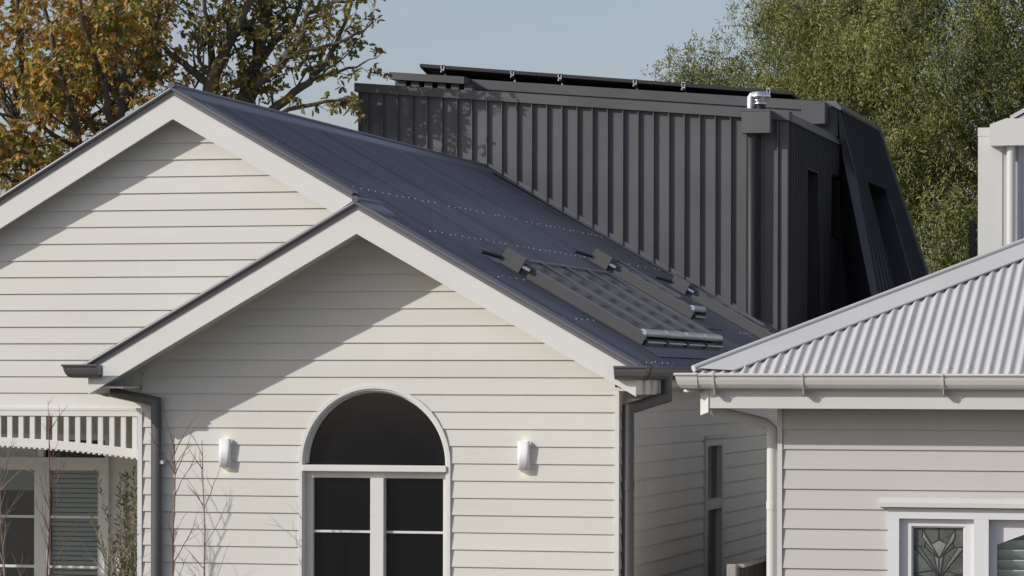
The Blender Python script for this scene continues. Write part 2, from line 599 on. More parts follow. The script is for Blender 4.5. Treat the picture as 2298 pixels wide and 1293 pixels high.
def halfring(mb, r0, r1, y0, y1, n=40):
    A, B = arc(r0, y0, n), arc(r1, y0, n)
    k = n + 1
    vs = A + B + [(p[0], y1, p[2]) for p in A] + [(p[0], y1, p[2]) for p in B]
    fs = []
    for i in range(n):
        fs += [(i, i + 1, k + i + 1, k + i), (i, 2 * k + i, 2 * k + i + 1, i + 1), (k + i, k + i + 1, 3 * k + i + 1, 3 * k + i)]
    mb.add(vs, fs)
halfring(hs, 0.625, 0.645, 0.035, 0.10)
hs.build('fanlight_sash', M['trim'], awin)
fan = MB().add([(WX, 0.075, WZ - 0.03)] + [(p[0], 0.075, p[2]) for p in arc(0.632, 0, 48)] + [(WX - 0.632, 0.075, WZ - 0.03), (WX + 0.632, 0.075, WZ - 0.03)],
               [(0, 50, 1)] + [(0, i, i + 1) for i in range(1, 49)] + [(0, 49, 49)][:0] + [(0, 49, 50)]).build('pane', M['pane'], awin, fix=False)
bx('transom', (WX - 0.657, -0.05, 2.418), (WX + 0.657, 0.09, 2.474), M['trim'], awin, 0.006)
bx('transom_rail', (WX - 0.642, 0.02, 2.362), (WX + 0.642, 0.10, 2.417), M['trim'], awin)
bx('jamb', (WX - 0.642, 0.03, 0.6), (WX - 0.578, 0.1, 2.361), M['trim'], awin)
bx('jamb', (WX + 0.608, 0.03, 0.6), (WX + 0.642, 0.1, 2.361), M['trim'], awin)
bx('mullion', (-2.222, -0.01, 0.6), (-2.100, 0.1, 2.361), M['trim'], awin, 0.004)
for x0, x1 in ((WX - 0.577, -2.223), (-2.099, WX + 0.607)):
    bx('pane', (x0, 0.075, 1.90), (x1, 0.08, 2.361), M['pane'], awin)
    bx('pane', (x0, 0.075, 1.30), (x1, 0.08, 1.88), M['pane'], awin)
    bx('pane', (x0, 0.075, 0.6), (x1, 0.08, 1.28), M['pane'], awin)
    bx('glazing_bar', (x0, 0.045, 1.88), (x1, 0.078, 1.90), M['trim'], awin)
    bx('glazing_bar', (x0, 0.045, 1.28), (x1, 0.078, 1.30), M['trim'], awin)

# ---- barge boards, cappings and soffits
BT, BB = 4.692, 4.474       # top and bottom of the front barge at its apex


def barge(name, apx, zt, zb, slope, sgn, xe, y0, y1, mat, parent=None):
    """one raked board from the apex (apx) out to x = xe"""
    d = abs(xe - apx)
    pts = [(apx, zb), (xe, zb - slope * d), (xe, zt - slope * d), (apx, zt)]
    return MB().xz(pts, y0, y1).build(name, mat, parent or house)


FY0, FY1 = -0.50, -0.465
barge('barge_board', FX, BT, BB, K, 1, 0.251, FY0, FY1, M['trim'])
barge('barge_board', FX, BT, BB, K, -1, -4.658, FY0, FY1, M['trim'])
MY0, MY1 = 0.06, 0.095
MBT, MBB = ZM - 0.043, ZM - 0.263
barge('barge_board', MX, MBT, MBB, K, 1, -1.6, MY0, MY1, M['trim'])
barge('barge_board', MX, MBT, MBB, KL, -1, -8.5, MY0, MY1, M['trim'])
# soffit linings behind the barges
for apx, zs, sl, xe, ya, yb in ((FX, BB + 0.06, K, 0.245, FY1, 0.14), (FX, BB + 0.06, K, -4.65, FY1, 0.14),
                                (MX, MBB + 0.06, K, -2.4, MY1, 0.42), (MX, MBB + 0.06, KL, -8.45, MY1, 0.42)):
    barge('soffit', apx, zs + 0.012, zs, sl, 1, xe, ya, yb, M['trim'])


def rake_cap(apx, z0, slope, xe, y):
    """folded metal barge capping with a rolled bead on its outer edge"""
    d = abs(xe - apx)
    a, b = Vector((apx, 0, z0)), Vector((xe, 0, z0 - slope * d))
    mb = MB()
    n = Vector((0, 0, 1))
    # front drop
    mb.prism([(a.x, y - 0.012, a.z - 0.058), (b.x, y - 0.012, b.z - 0.058), (b.x, y - 0.012, b.z), (a.x, y - 0.012, a.z)], (0, 0.008, 0))
    # top flange over the sheets
    mb.prism([(a.x, y - 0.012, a.z), (b.x, y - 0.012, b.z), (b.x, y + 0.13, b.z + 0.004), (a.x, y + 0.13, a.z + 0.004)], (0, 0, 0.004))
    mb.tube([(a.x, y - 0.022, a.z - 0.004), (b.x, y - 0.022, b.z - 0.004)], 0.019, 10)
    mb.tube([(a.x, y + 0.13, a.z + 0.01), (b.x, y + 0.13, b.z + 0.01)], 0.008, 6)
    return mb.build('barge_capping', M['cap'], house, fix=False)


RC = ZR + 0.010
rake_cap(FX, RC, K, 0.275, FY0)
rake_cap(FX, RC, K, -4.68, FY0)
rake_cap(MX, ZM + 0.010, K, -2.40, MY0)
rake_cap(MX, ZM + 0.010, KL, -8.5, MY0)

# ---- corrugated roof
PITCH, AMP = 0.0762, 0.0085


def sheet_yx(y0, n_cor, xtop, xbot, seg=8):
    """corrugated sheet on the big right-hand plane, ribs running down the slope"""
    vs, fs = [], []
    rows = [xtop, xtop + (xbot - xtop) * 0.5, xbot]
    m = n_cor * seg + 1
    for x in rows:
        for i in range(m):
            y = i * PITCH / seg
            c = AMP * math.cos(2 * math.pi * i / seg)
            vs.append((x, y, deck(x) + c))
    for r in range(len(rows) - 1):
        for i in range(m - 1):
            a = r * m + i
            fs.append((a, a + m, a + m + 1, a + 1))
    return MB().add(vs, fs, True)


roof = MB().prism([(MX, 0.3, ZM - 0.06), (0.2, 0.3, deck(0.2) - 0.06), (0.2, 0.3, deck(0.2) - 0.03), (MX, 0.3, ZM - 0.03)], (0, 10.69, 0)).build('roof', M['interior'], house)
sheet = sheet_yx(0, 10, MX + 0.02, 0.295).mesh('roof_sheet', M['roof'])
y = 0.0714
k_ = 0
while y < 10.95:
    o = bpy.data.objects.new('roof_sheet', sheet)
    link(o, roof, (0, y, 0.0012 * (k_ % 2)))
    y += 10 * PITCH
    k_ += 1
o = bpy.data.objects.new('roof_sheet', sheet_yx(0, 7, FX + 0.02, 0.295).mesh('front_roof_sheet', M['roof']))
link(o, roof, (0, -0.462, 0.0))
# left-hand planes (turned away from the street view)
MB().prism([(MX, 0.07, ZM), (-8.5, 0.07, ZM - KL * (8.5 + MX)), (-8.5, 0.07, ZM - KL * (8.5 + MX) - 0.02), (MX, 0.07, ZM - 0.02)], (0, 10.92, 0)).build('roof_plane', M['roof'], roof)
MB().prism([(FX, -0.48, ZR), (-4.77, -0.48, ZR - K * 2.565), (-4.77, -0.48, ZR - K * 2.565 - 0.02), (FX, -0.48, ZR - 0.02)], (0, 0.74, 0)).build('roof_plane', M['roof'], roof)


def ridge_cap(x0, z0, y0, y1, kl, kr, name, scallop=True):
    mb = MB()
    W_ = 0.145
    mb.tube([(x0, y0, z0 + 0.035), (x0, y1, z0 + 0.035)], 0.022, 10)
    n = int((y1 - y0) / (PITCH / 8))
    for s, k in ((1, kr), (-1, kl)):
        vs, fs = [], []
        for i in range(n + 1):
            yy = y0 + (y1 - y0) * i / n
            c = AMP * math.cos(2 * math.pi * (yy - 0.0714) / PITCH) if scallop else 0
            xe = x0 + s * W_
            vs += [(x0, yy, z0 + 0.036), (xe, yy, z0 - k * W_ + 0.024), (xe + s * 0.012, yy, z0 - k * (W_ + 0.012) + 0.004 + c)]
        for i in range(n):
            a = i * 3
            fs += [(a, a + 1, a + 4, a + 3), (a + 1, a + 2, a + 5, a + 4)]
        mb.add(vs, fs, False)
    mb.tube([(x0, y0 - 0.012, z0 + 0.035), (x0, y0, z0 + 0.035)], 0.03, 10)
    return mb.build(name, M['flash'], roof, fix=False)


ridge_cap(MX, ZM, MY0 - 0.03, 10.99, KL, K, 'ridge_cap')
ridge_cap(FX, ZR, FY0 - 0.03, MY0 + 0.12, K, K, 'ridge_cap', False)

# roof screws: rows of bright heads on every second crest
sc = MB()
for xr_, w_, ya, yb in ((-3.29, 0.85, 0.25, 10.8), (-2.55, 0.9, 0.3, 10.8), (-1.845, 0.9, -0.4, 10.8), (-1.10, 0.8, -0.4, 10.8),
                        (-0.45, 0.8, -0.4, 10.8), (0.215, 0.95, -0.42, 10.8)):
    k0 = int((ya - 0.0714) / PITCH)
    for kk in range(k0, int((yb - 0.0714) / PITCH)):
        if xr_ in (-1.10, -0.45) and 1.0 < 0.0714 + kk * PITCH < 5.2: continue
        if kk % 3 != 0: continue
        if random.random() > w_: continue
        yy = 0.0714 + kk * PITCH
        xx = xr_ + random.uniform(-0.012, 0.012)
        zz = deck(xx) + AMP
        r_s = random.uniform(0.0043, 0.0058)
        sc.tube([(xx, yy, zz - 0.002), (xx + 0.004, yy, zz + 0.008)], [r_s, r_s * 0.7], 6)
o = sc.build('roof_screws', M['screw'], roof, fix=False)
o['kind'] = 'stuff'

# flashing where the roof meets the dark extension
fl = MB()
for xa, xb, fn in ((MX, 0.24, deck), (-5.67, MX, lambda x: ZM - KL * (MX - x))):
    fl.prism([(xa, 10.81, fn(xa) + 0.022), (xb, 10.81, fn(xb) + 0.022), (xb, 10.81, fn(xb) + 0.03), (xa, 10.81, fn(xa) + 0.03)], (0, 0.17, 0))
    fl.prism([(xa, 10.975, fn(xa) + 0.022), (xb, 10.975, fn(xb) + 0.022), (xb, 10.975, fn(xb) + 0.09), (xa, 10.975, fn(xa) + 0.09)], (0, 0.01, 0))
fl.build('apron_flashing', M['flash'], roof)

# ---- eaves: fascia, gutters, downpipes
GUT = [(0.0, 0.008), (0.0, -0.100), (0.055, -0.104), (0.080, -0.092), (0.098, -0.068), (0.110, -0.035), (0.116, -0.006),
       (0.126, -0.004), (0.129, 0.006), (0.122, 0.014), (0.112, 0.012), (0.108, -0.004), (0.100, -0.036), (0.090, -0.062),
       (0.074, -0.084), (0.053, -0.094), (0.006, -0.092), (0.006, 0.008)]
gr = MB().sweep(GUT, [(0.085, -0.502, 3.328), (0.253, -0.502, 3.328), (0.253, 10.95, 3.310)], [(0, -1), (1, -1), (1, 0)]).build('gutter', M['gutter'], house)
def strap(mb, path_fn, grow=0.006):
    pass
for yy in (-0.2, 0.12, 0.85):
    bx('gutter_bracket', (0.2525, yy - 0.008, 3.10), (0.276, yy + 0.008, 3.224), M['trim'], gr)
MB().sweep([(d + (0.004 if d > 0.01 else 0), z_ - (0.004 if z_ < 0 else -0.003)) for d, z_ in GUT[:11]] , [(0.253, -0.45, 3.328), (0.253, -0.30, 3.328)], [(1, 0), (1, 0)], caps=False).build('gutter_joiner', M['gutter'], gr)
gl = MB().sweep(GUT, [(-4.53, -0.502, 3.335), (-4.735, -0.502, 3.335), (-4.735, 0.24, 3.33)], [(0, -1), (-1, -1), (-1, 0)]).build('gutter', M['gutter'], house)
bx('fascia', (0.21, -0.464, 3.10), (0.2505, 0.50, 3.30), M['trim'], house)
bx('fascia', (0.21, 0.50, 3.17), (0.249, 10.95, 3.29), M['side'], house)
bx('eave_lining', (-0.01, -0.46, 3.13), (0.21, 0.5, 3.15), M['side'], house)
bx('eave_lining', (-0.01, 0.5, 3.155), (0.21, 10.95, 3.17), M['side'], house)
bx('fascia', (-4.656, -0.46, 3.10), (-4.62, 0.243, 3.30), M['trim'], house)
bx('eave_lining', (-4.62, -0.46, 3.14), (-4.35, 0.243, 3.155), M['trim'], house)
MB().xz([(-4.695, 3.156), (-4.336, 3.156), (-4.336, 3.325), (-4.40, 3.29), (-4.648, 3.158)], 0.0, 0.02).build('eave_end_panel', M['board'], house)
MB().xz([(0.013, 3.06), (0.205, 3.06), (0.205, 3.17), (0.013, 3.28)], 0.45, 0.47).build('eave_end_panel', M['board'], house)
MB().xz([(-4.338, 3.20), (-4.15, 3.20), (-4.15, 3.43), (-4.338, 3.326)], -0.006, 0.012).build('eave_end_panel', M['board'], house)
MB().xz([(-0.20, 3.20), (-0.034, 3.20), (-0.034, 3.303), (-0.20, 3.398)], -0.006, 0.012).build('eave_end_panel', M['board'], house)
# filler between the raked barge foot and the return gutter
MB().xz([(-4.735, 3.245), (-4.658, 3.245), (-4.50, 3.34), (-4.735, 3.30)], -0.498, -0.467).build('barge_foot', M['trim'], house)


def mitre_tube(pts, r, n=16):
    pts = [Vector(p) for p in pts]
    vs, fs = [], []
    d = (pts[1] - pts[0]).normalized()
    up = Vector((0, 1, 0)) if abs(d.y) < 0.9 else Vector((1, 0, 0))
    for i, p in enumerate(pts):
        din = (p - pts[i - 1]).normalized() if i else d
        dout = (pts[i + 1] - p).normalized() if i < len(pts) - 1 else din
        up = (up - din * up.dot(din)).normalized()
        w = din.cross(up)
        t = (din + dout).normalized()
        for k in range(n):
            a = 2 * math.pi * k / n
            c = (up * math.cos(a) + w * math.sin(a)) * r
            vs.append(p + c - din * (c.dot(t) / din.dot(t)))
        q = din.rotation_difference(dout)
        up = q @ up
    for i in range(len(pts) - 1):
        for k in range(n):
            a, b = i * n + k, i * n + (k + 1) % n
            fs.append((a, a + n, b + n, b))
    me = MB().add(vs, fs, True)
    me.add(vs[:n], [tuple(range(n))]); me.add(vs[-n:], [tuple(range(n))])
    return me


def downpipe(pts, r, n=14, sleeves=(), mat='gutter', name='downpipe', parent=None):
    o = MB().tube(pts, r, n).build(name, M[mat], parent or house, fix=False)
    for a, b in sleeves:
        MB().tube([a, b], r * 1.07, n).build('pipe_joint', M[mat], o, fix=False)
    return o


dp = mitre_tube([(0.318, 0.46, 3.26), (0.318, 0.46, 3.075), (0.068, 0.055, 2.975), (0.068, 0.055, 0.2)], 0.05).build('downpipe', M['gutter'], house, fix=False)
MB().tube([(0.068, 0.055, 2.36), (0.068, 0.055, 2.28)], 0.0535, 16).build('pipe_joint', M['gutter'], dp, fix=False)
dp2 = mitre_tube([(-4.735, 0.0, 3.235), (-4.725, -0.02, 3.125), (-4.185, -0.072, 3.02), (-4.179, -0.072, 0.2)], 0.046).build('downpipe', M['gutter'], house, fix=False)
MB().tube([(-4.70, -0.022, 3.120), (-4.645, -0.028, 3.109)], 0.05, 16).build('pipe_joint', M['gutter'], dp2, fix=False)
bx('pipe_clip', (-4.245, -0.09, 2.47), (-4.11, -0.028, 2.50), M['galv'], dp2)

# ---- recessed porch with slatted valance
val = bx('porch_valance', (-8.2, 0.215, 2.888), (-4.38, 0.265, 2.938), M['trim'], house)
def arch_z(x):       # lower rail of the valance dips towards the post
    t = (x + 6.24) / 1.96
    return 2.70 - 0.135 * t * t
vs_, fs_ = [], []
nseg = 40
for i in range(nseg + 1):
    x = -8.2 + (8.2 - 4.38) * i / nseg
    zt, zb = arch_z(x) + 0.0, arch_z(x) - 0.078
    vs_ += [(x, 0.22, zb), (x, 0.22, zt), (x, 0.26, zt), (x, 0.26, zb)]
for i in range(nseg):
    a = i * 4
    fs_ += [(a + k, a + (k + 1) % 4, a + 4 + (k + 1) % 4, a + 4 + k) for k in range(4)]
MB().add(vs_, fs_ + [(0, 1, 2, 3), (nseg * 4 + 3, nseg * 4 + 2, nseg * 4 + 1, nseg * 4)]).build('valance_rail', M['trim'], val)
x = -4.50
while x > -8.2:
    MB().xz([(x - 0.023, arch_z(x) - 0.01), (x + 0.023, arch_z(x) - 0.01), (x + 0.023, 2.888), (x - 0.023, 2.888)], 0.228, 0.25).build('slat', M['trim'], val)
    x -= 0.1095
nt = MB()
x = -4.42
while x > -8.2:
    nt.box((x - 0.012, 0.222, arch_z(x) - 0.092), (x + 0.012, 0.255, arch_z(x) - 0.076))
    x -= 0.052
nt.build('valance_edge_beading', M['trim'], val)['kind'] = 'stuff'
bx('porch_lintel', (-8.2, 0.21, 2.938), (-4.377, 0.29, 2.962), M['trim'], house)
bx('porch_ceiling', (-8.2, 0.28, 2.90), (-4.36, 1.82, 2.93), M['trim'], house)
bx('porch_return_wall', (-4.36, 0.31, 0.3), (-4.32, 1.84, 2.9), M['board'], house)
bx('porch_post', (-8.3, 0.20, 0.0), (-8.201, 0.31, 2.937), M['trim'], house)
bx('corner_post', (-4.42, 0.302, 0.1), (-4.361, 0.36, 2.89), M['trim'], house)
bx('porch_floor', (-8.2, 0.15, 0.25), (-4.376, 1.9, 0.34), M['fencerail'], house)
bw = MB().box((-8.3, 1.95, 0.3), (-4.36, 2.05, 2.9)).build('porch_back_wall', M['interior'], house)
z = COURSE0 - 17 * CH
while z < 2.85:
    board_xz(z, min(z + CH, 2.885), lambda q: -5.345, lambda q: -4.362, 1.80, M['board'], bw)
    z += CH
pd = MB()
pd.box((-5.375, 1.74, 0.3), (-5.338, 1.86, 2.64)).box((-7.6, 1.74, 2.425), (-5.376, 1.84, 2.475))
pd.box((-7.6, 1.74, 2.64), (-5.338, 1.84, 2.70)).box((-6.055, 1.745, 2.476), (-5.995, 1.84, 2.639))
pd.box((-7.65, 1.74, 0.3), (-7.6, 1.86, 2.70))
door = pd.build('porch_door', M['trim'], house)
MB().box((-8.2, 1.78, 2.70), (-5.338, 1.80, 2.90)).build('head_lining', M['board'], door)
for x0, x1, bl in ((-5.98, -5.376, 'v'), (-6.60, -5.983, 'r'), (-7.2, -6.603, 'v')):
    lf = MB()
    lf.box((x0, 1.76, 0.34), (x0 + (0.035 if bl == 'v' else 0.07), 1.80, 2.424)).box((x1 - (0.075 if bl == 'v' else 0.115), 1.76, 0.34), (x1, 1.80, 2.424))
    xa, xb = x0 + (0.0351 if bl == 'v' else 0.0701), x1 - (0.0751 if bl == 'v' else 0.1151)
    lf.box((xa, 1.76, 2.352), (xb, 1.80, 2.424)).box((xa, 1.76, 0.34), (xb, 1.80, 0.6))
    leaf = lf.build('door_leaf', M['trim'], door)
    for zz in (1.895, 1.42, 0.95):
        bx('glazing_bar', (xa, 1.762, zz), (xb, 1.79, zz + 0.024), M['trim'], leaf)
    MB().add([(xa, 1.797, 0.6), (xb, 1.797, 0.6), (xb, 1.797, 2.352), (xa, 1.797, 2.352)], [(0, 1, 2, 3)]).build('pane', M['glass'], leaf)
    if bl == 'v':
        zz = 0.62
        sl = MB()
        while zz < 2.34:
            sl.add([(xa, 1.835, zz), (xb, 1.835, zz), (xb, 1.825, zz + 0.036), (xa, 1.825, zz + 0.036)], [(0, 1, 2, 3)])
            zz += 0.046
        sl.build('venetian_blind', M['blind'], leaf, fix=False)
    else:
        bx('roller_blind', (xa, 1.83, 2.155), (xb, 1.836, 2.35), M['roller'], leaf)
for x0, x1, mt in ((-5.994, -5.377, 'pane'), (-6.66, -6.056, 'roller'), (-7.58, -6.68, 'pane')):
    bx('transom_pane', (x0, 1.80, 2.476), (x1, 1.806, 2.639), M[mt], door)
for zz in (2.25, 1.5):
    bx('hinge', (-5.392, 1.735, zz), (-5.37, 1.742, zz + 0.075), M['galv'], door)

# ------------------------------------------------------------------ wall lamps
def wall_lamp(x, z, label):
    t = thing('wall_lamp', (x, -0.03, z), label, 'lamp', 'up and down lamps beside the arched window')
    sh = MB()
    n = 20
    vs, fs = [], []
    for i in range(n + 1):
        a = math.pi * i / n
        px, py = -0.052 * math.copysign(abs(math.cos(a)) ** 0.6, math.cos(a)), -0.028 - 0.050 * max(0.0, math.sin(a)) ** 0.38
        vs += [(x + px, py, z - 0.125), (x + px, py, z + 0.125)]
    fs = [(2 * i, 2 * i + 2, 2 * i + 3, 2 * i + 1) for i in range(n)]
    sh.add(vs, fs, True)
    s_ = sh.build('lamp_shade', M['lamp'], t)
    md = s_.modifiers.new('thick', 'SOLIDIFY')
    md.thickness = 0.004
    bx('back_plate', (x - 0.03, -0.03, z - 0.09), (x + 0.03, -0.024, z + 0.09), M['lamp'], t)
    for zz in (z + 0.105, z - 0.112):
        MB().tube([(x, -0.05, zz), (x, -0.05, zz + 0.007)], 0.024, 14).build('diffuser', M['glow'], t, fix=False)
    for s, dz in ((1, 0.118), (-1, -0.122)):
        ld = bpy.data.lights.new('lamp_light', 'SPOT')
        ld.energy = 0.035
        ld.color = (1.0, 0.86, 0.62)
        ld.spot_size = math.radians(120)
        ld.shadow_soft_size = 0.02
        lo = bpy.data.objects.new('lamp_light', ld)
        link(lo, t, (x, -0.05, z + dz))
        lo.rotation_euler = (math.pi, 0, 0) if s > 0 else (0, 0, 0)


wall_lamp(-3.548, 2.571, 'small white half-round wall lamp left of the arched window')
wall_lamp(-0.832, 2.569, 'small white half-round wall lamp right of the arched window')

# ------------------------------------------------------------------ skylights on the big roof plane
SL = Vector((1, 0, -K)).normalized()      # down the slope
SN = Vector((K, 0, 1)).normalized()       # roof normal


def rp(x, y, h=0.0):
    p = Vector((x, y, deck(x))) + SN * h
    return p


def slab(mb, x0, x1, y0, y1, h0, h1):
    a = [rp(x0, y0, h0), rp(x1, y0, h0), rp(x1, y1, h0), rp(x0, y1, h0)]
    b = [rp(x0, y0, h1), rp(x1, y0, h1), rp(x1, y1, h1), rp(x0, y1, h1)]
    mb.add(a + b, [(0, 3, 2, 1), (4, 5, 6, 7), (0, 1, 5, 4), (1, 2, 6, 5), (2, 3, 7, 6), (3, 0, 4, 7)])
    return mb


def skylight(label, xa, xb, y0, n, w, group):
    t = thing('skylight', rp(xb, y0), label, 'skylight', group)
    y1 = y0 + n * w
    slab(MB(), xa, xb, y0, y0 + 0.05, 0.0, 0.105).build('side_kerb', M['gutter'], t)
    slab(MB(), xa, xb, y1 - 0.05, y1, 0.0, 0.10).build('side_kerb', M['gutter'], t)
    slab(MB(), xa, xa + 0.05, y0 + 0.051, y1 - 0.051, 0.0, 0.09).build('head_kerb', M['flash'], t)
    slab(MB(), xb - 0.03, xb, y0 + 0.051, y1 - 0.051, 0.0, 0.06).build('sill_kerb', M['gutter'], t)
    slab(MB(), xa - 0.12, xb + 0.19, y0 - 0.12, y1 + 0.12, 0.012, 0.016).build('flashing_apron', M['roof'], t)
    for i in range(n):
        ya, yb = y0 + 0.03 + i * w, y0 + i * w + w - 0.03 + 0.02
        yb = min(yb, y1 - 0.03)
        s_ = slab(MB(), xa + 0.02, xb - 0.06, ya, ya + 0.022, 0.10, 0.125)
        slab(s_, xa + 0.02, xb - 0.06, yb - 0.022, yb, 0.10, 0.125)
        slab(s_, xa + 0.02, xa + 0.06, ya + 0.022, yb - 0.022, 0.10, 0.122)
        sash = s_.build('sash', M['flash'], t)
        slab(MB(), xa + 0.06, xb - 0.06, ya + 0.022, yb - 0.022, 0.096, 0.108).build('pane', M['sky_pane'], sash)
        MB().tube([rp(xb - 0.045, ya + 0.01, 0.112), rp(xb - 0.045, yb - 0.015, 0.112)], 0.034, 14).build('silver_rail', M['galv'], sash, fix=False)
        slab(MB(), xb - 0.045, xb + 0.015, ya + 0.0, ya + 0.075, 0.02, 0.07).build('hinge_block', M['black'], sash)
        MB().tube([rp(xb + 0.012, ya + 0.10, 0.05), rp(xb + 0.012, yb, 0.05)], 0.008, 6).build('sill_rod', M['galv'], sash, fix=False)
    slab(MB(), xa - 0.05, xa + 0.13, y0 - 0.045, y0 + 0.10, 0.02, 0.165).build('motor_box', M['gutter'], t)
    MB().tube([rp(xa + 0.135, y0 - 0.02, 0.085), rp(xa + 0.20, y0 - 0.02, 0.085)], 0.022, 10).build('silver_plug', M['zinc'], t, fix=False)
    cp, cr = [], []
    for i in range(25):
        q = i / 24
        cp.append(rp(xa - 0.05 - 0.15 * q, y0 - 0.05 - 0.05 * q, 0.07 - 0.04 * q))
        cr.append(0.020 if i % 2 else 0.014)
    MB().tube(cp, cr, 8).build('conduit', M['black'], t, fix=False)
    return t


skylight('large bank of four glass skylights low on the dark roof', -1.33, -0.07, 1.21, 4, 0.955, 'skylights on the dark corrugated roof')
skylight('narrow skylight higher up the roof between the large bank and the charcoal wall', -1.71, -0.67, 6.55, 1, 0.72, 'skylights on the dark corrugated roof')
skylight('farthest skylight on the dark roof, close against the charcoal wall', -1.37, -0.17, 9.13, 1, 0.80, 'skylights on the dark corrugated roof')

# ------------------------------------------------------------------ the charcoal metal extension
ext = thing('metal_clad_extension', (-3.0, 11.0, 0), 'charcoal metal clad upper storey extension with standing seams behind the house', 'building')
EY, EX0, EX1 = 11.0, -5.674, -0.372
def etop(x): return 6.753 - 0.0831 * (x - EX0)       # underside of the cap
SP = 0.1877


def roofline(x):
    return deck(x) if x > MX else ZM - KL * (MX - x)


efw = MB().xz([(EX0, 2.5), (EX1 - 0.01, 2.5), (EX1 - 0.01, etop(EX1)), (EX0, etop(EX0))], EY + 0.01, EY + 0.16).build('front_wall', M['clad'], ext)
seams = [EX0]
x = -4.431 - 6 * SP
while x < EX1 - 0.05:
    if x > EX0 + 0.03: seams.append(x)
    x += SP
seams.append(EX1)
for i in range(len(seams) - 1):
    a, b = seams[i], seams[i + 1]
    zb = min(roofline(a), roofline(b)) - 0.12
    if b > -0.46: zb = 2.6
    mb = MB()
    yj = EY + random.uniform(-0.0012, 0.0012)
    w0 = 0.012
    za, zc = etop(a) + 0.02, etop(b) + 0.02
    # pan with a standing seam on its left edge, very slightly dished
    mid = (a + b) / 2
    mb.add([(a + w0, yj, zb), (mid, yj + 0.002, zb), (b, yj, zb), (b, yj, zc), (mid, yj + 0.002, (za + zc) / 2), (a + w0, yj, za)], [(0, 1, 4, 5), (1, 2, 3, 4)])
    mb.add([(a, yj - 0.042, zb), (a + w0, yj - 0.042, zb), (a + w0, yj - 0.042, za), (a, yj - 0.042, za)], [(0, 1, 2, 3)])
    mb.add([(a, yj + 0.004, zb), (a, yj - 0.042, zb), (a, yj - 0.042, za), (a, yj + 0.004, za)], [(0, 1, 2, 3)])
    mb.add([(a + w0, yj - 0.042, zb), (a + w0, yj, zb), (a + w0, yj, za), (a + w0, yj - 0.042, za)], [(0, 1, 2, 3)])
    mb.build('cladding_panel', M['clad'], efw, fix=False)
# cap along the top of the front wall
CAPH = 0.112
MB().xz([(EX0 - 0.045, etop(EX0 - 0.045)), (EX1 + 0.03, etop(EX1)), (EX1 + 0.03, etop(EX1) + CAPH), (EX0 - 0.045, etop(EX0) + CAPH)], EY - 0.06, EY + 0.19).build('parapet_cap', M['clad'], ext)
# roof of the lower box and its left end wall
MB().prism([(EX0, EY + 0.16, etop(EX0) - 0.02), (EX1 - 0.03, EY + 0.16, etop(EX1) - 0.02), (EX1 - 0.03, EY + 0.16, etop(EX1) + 0.03), (EX0, EY + 0.16, etop(EX0) + 0.03)], (0, 4.03, 0)).build('roof', M['clad'], ext)
bx('end_wall', (EX0, EY + 0.16, 2.5), (EX0 + 0.12, 15.18, etop(EX0) - 0.02), M['clad'], ext)
# right side wall with fine vertical ribs and two slot windows
sdw = MB()
def ribbed(mb, y0, y1, z0, z1, x):
    yy = y0
    n = max(1, round((y1 - y0) / 0.2))
    st = (y1 - y0) / n
    for i in range(n):
        a = y0 + i * st
        mb.add([(x, a, z0), (x, a + st - 0.05, z0), (x, a + st - 0.05, z1), (x, a, z1)], [(0, 1, 2, 3)])
        mb.add([(x, a + st - 0.05, z0), (x + 0.028, a + st - 0.042, z0), (x + 0.028, a + st - 0.042, z1), (x, a + st - 0.05, z1)], [(0, 1, 2, 3)])
        mb.add([(x + 0.028, a + st - 0.042, z0), (x + 0.028, a + st - 0.008, z0), (x + 0.028, a + st - 0.008, z1), (x + 0.028, a + st - 0.042, z1)], [(0, 1, 2, 3)])
        mb.add([(x + 0.028, a + st - 0.008, z0), (x, a + st, z0), (x, a + st, z1), (x + 0.028, a + st - 0.008, z1)], [(0, 1, 2, 3)])
ztop = etop(EX1)
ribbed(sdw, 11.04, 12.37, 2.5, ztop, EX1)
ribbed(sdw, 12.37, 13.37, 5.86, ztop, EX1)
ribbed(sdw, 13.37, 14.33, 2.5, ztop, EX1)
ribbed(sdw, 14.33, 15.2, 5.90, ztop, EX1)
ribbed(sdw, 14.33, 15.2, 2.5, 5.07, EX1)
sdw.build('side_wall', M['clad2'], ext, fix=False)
bx('corner_flashing', (EX1 - 0.085, EY - 0.012, 2.6), (EX1 + 0.006, EY + 0.04, etop(EX1)), M['clad'], ext)
for (ya, yb, za, zb_) in ((12.37, 13.37, 2.6, 5.86), (14.33, 15.2, 5.07, 5.90)):
    wf = MB()
    wf.box((EX1 - 0.18, ya, za), (EX1 + 0.01, ya + 0.025, zb_)).box((EX1 - 0.18, yb - 0.025, za), (EX1 + 0.01, yb, zb_))
    wf.box((EX1 - 0.18, ya + 0.025, zb_ - 0.03), (EX1 + 0.01, yb - 0.025, zb_)).box((EX1 - 0.18, ya + 0.025, za), (EX1 + 0.01, yb - 0.025, za + 0.03))
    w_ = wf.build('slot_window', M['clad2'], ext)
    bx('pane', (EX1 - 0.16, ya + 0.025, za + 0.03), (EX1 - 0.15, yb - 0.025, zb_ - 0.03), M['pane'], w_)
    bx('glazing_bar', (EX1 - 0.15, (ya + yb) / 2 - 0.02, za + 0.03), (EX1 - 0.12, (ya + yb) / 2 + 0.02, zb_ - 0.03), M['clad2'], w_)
# tilted cap along the side
MB().prism([(EX1 - 0.02, 11.07, ztop - 0.005), (EX1 + 0.04, 11.07, ztop - 0.005), (EX1 + 0.035, 11.07, ztop + 0.01), (EX1 - 0.03, 11.07, ztop + 0.125)], (0, 4.13, 0)).build('side_cap', M['cap'], ext)
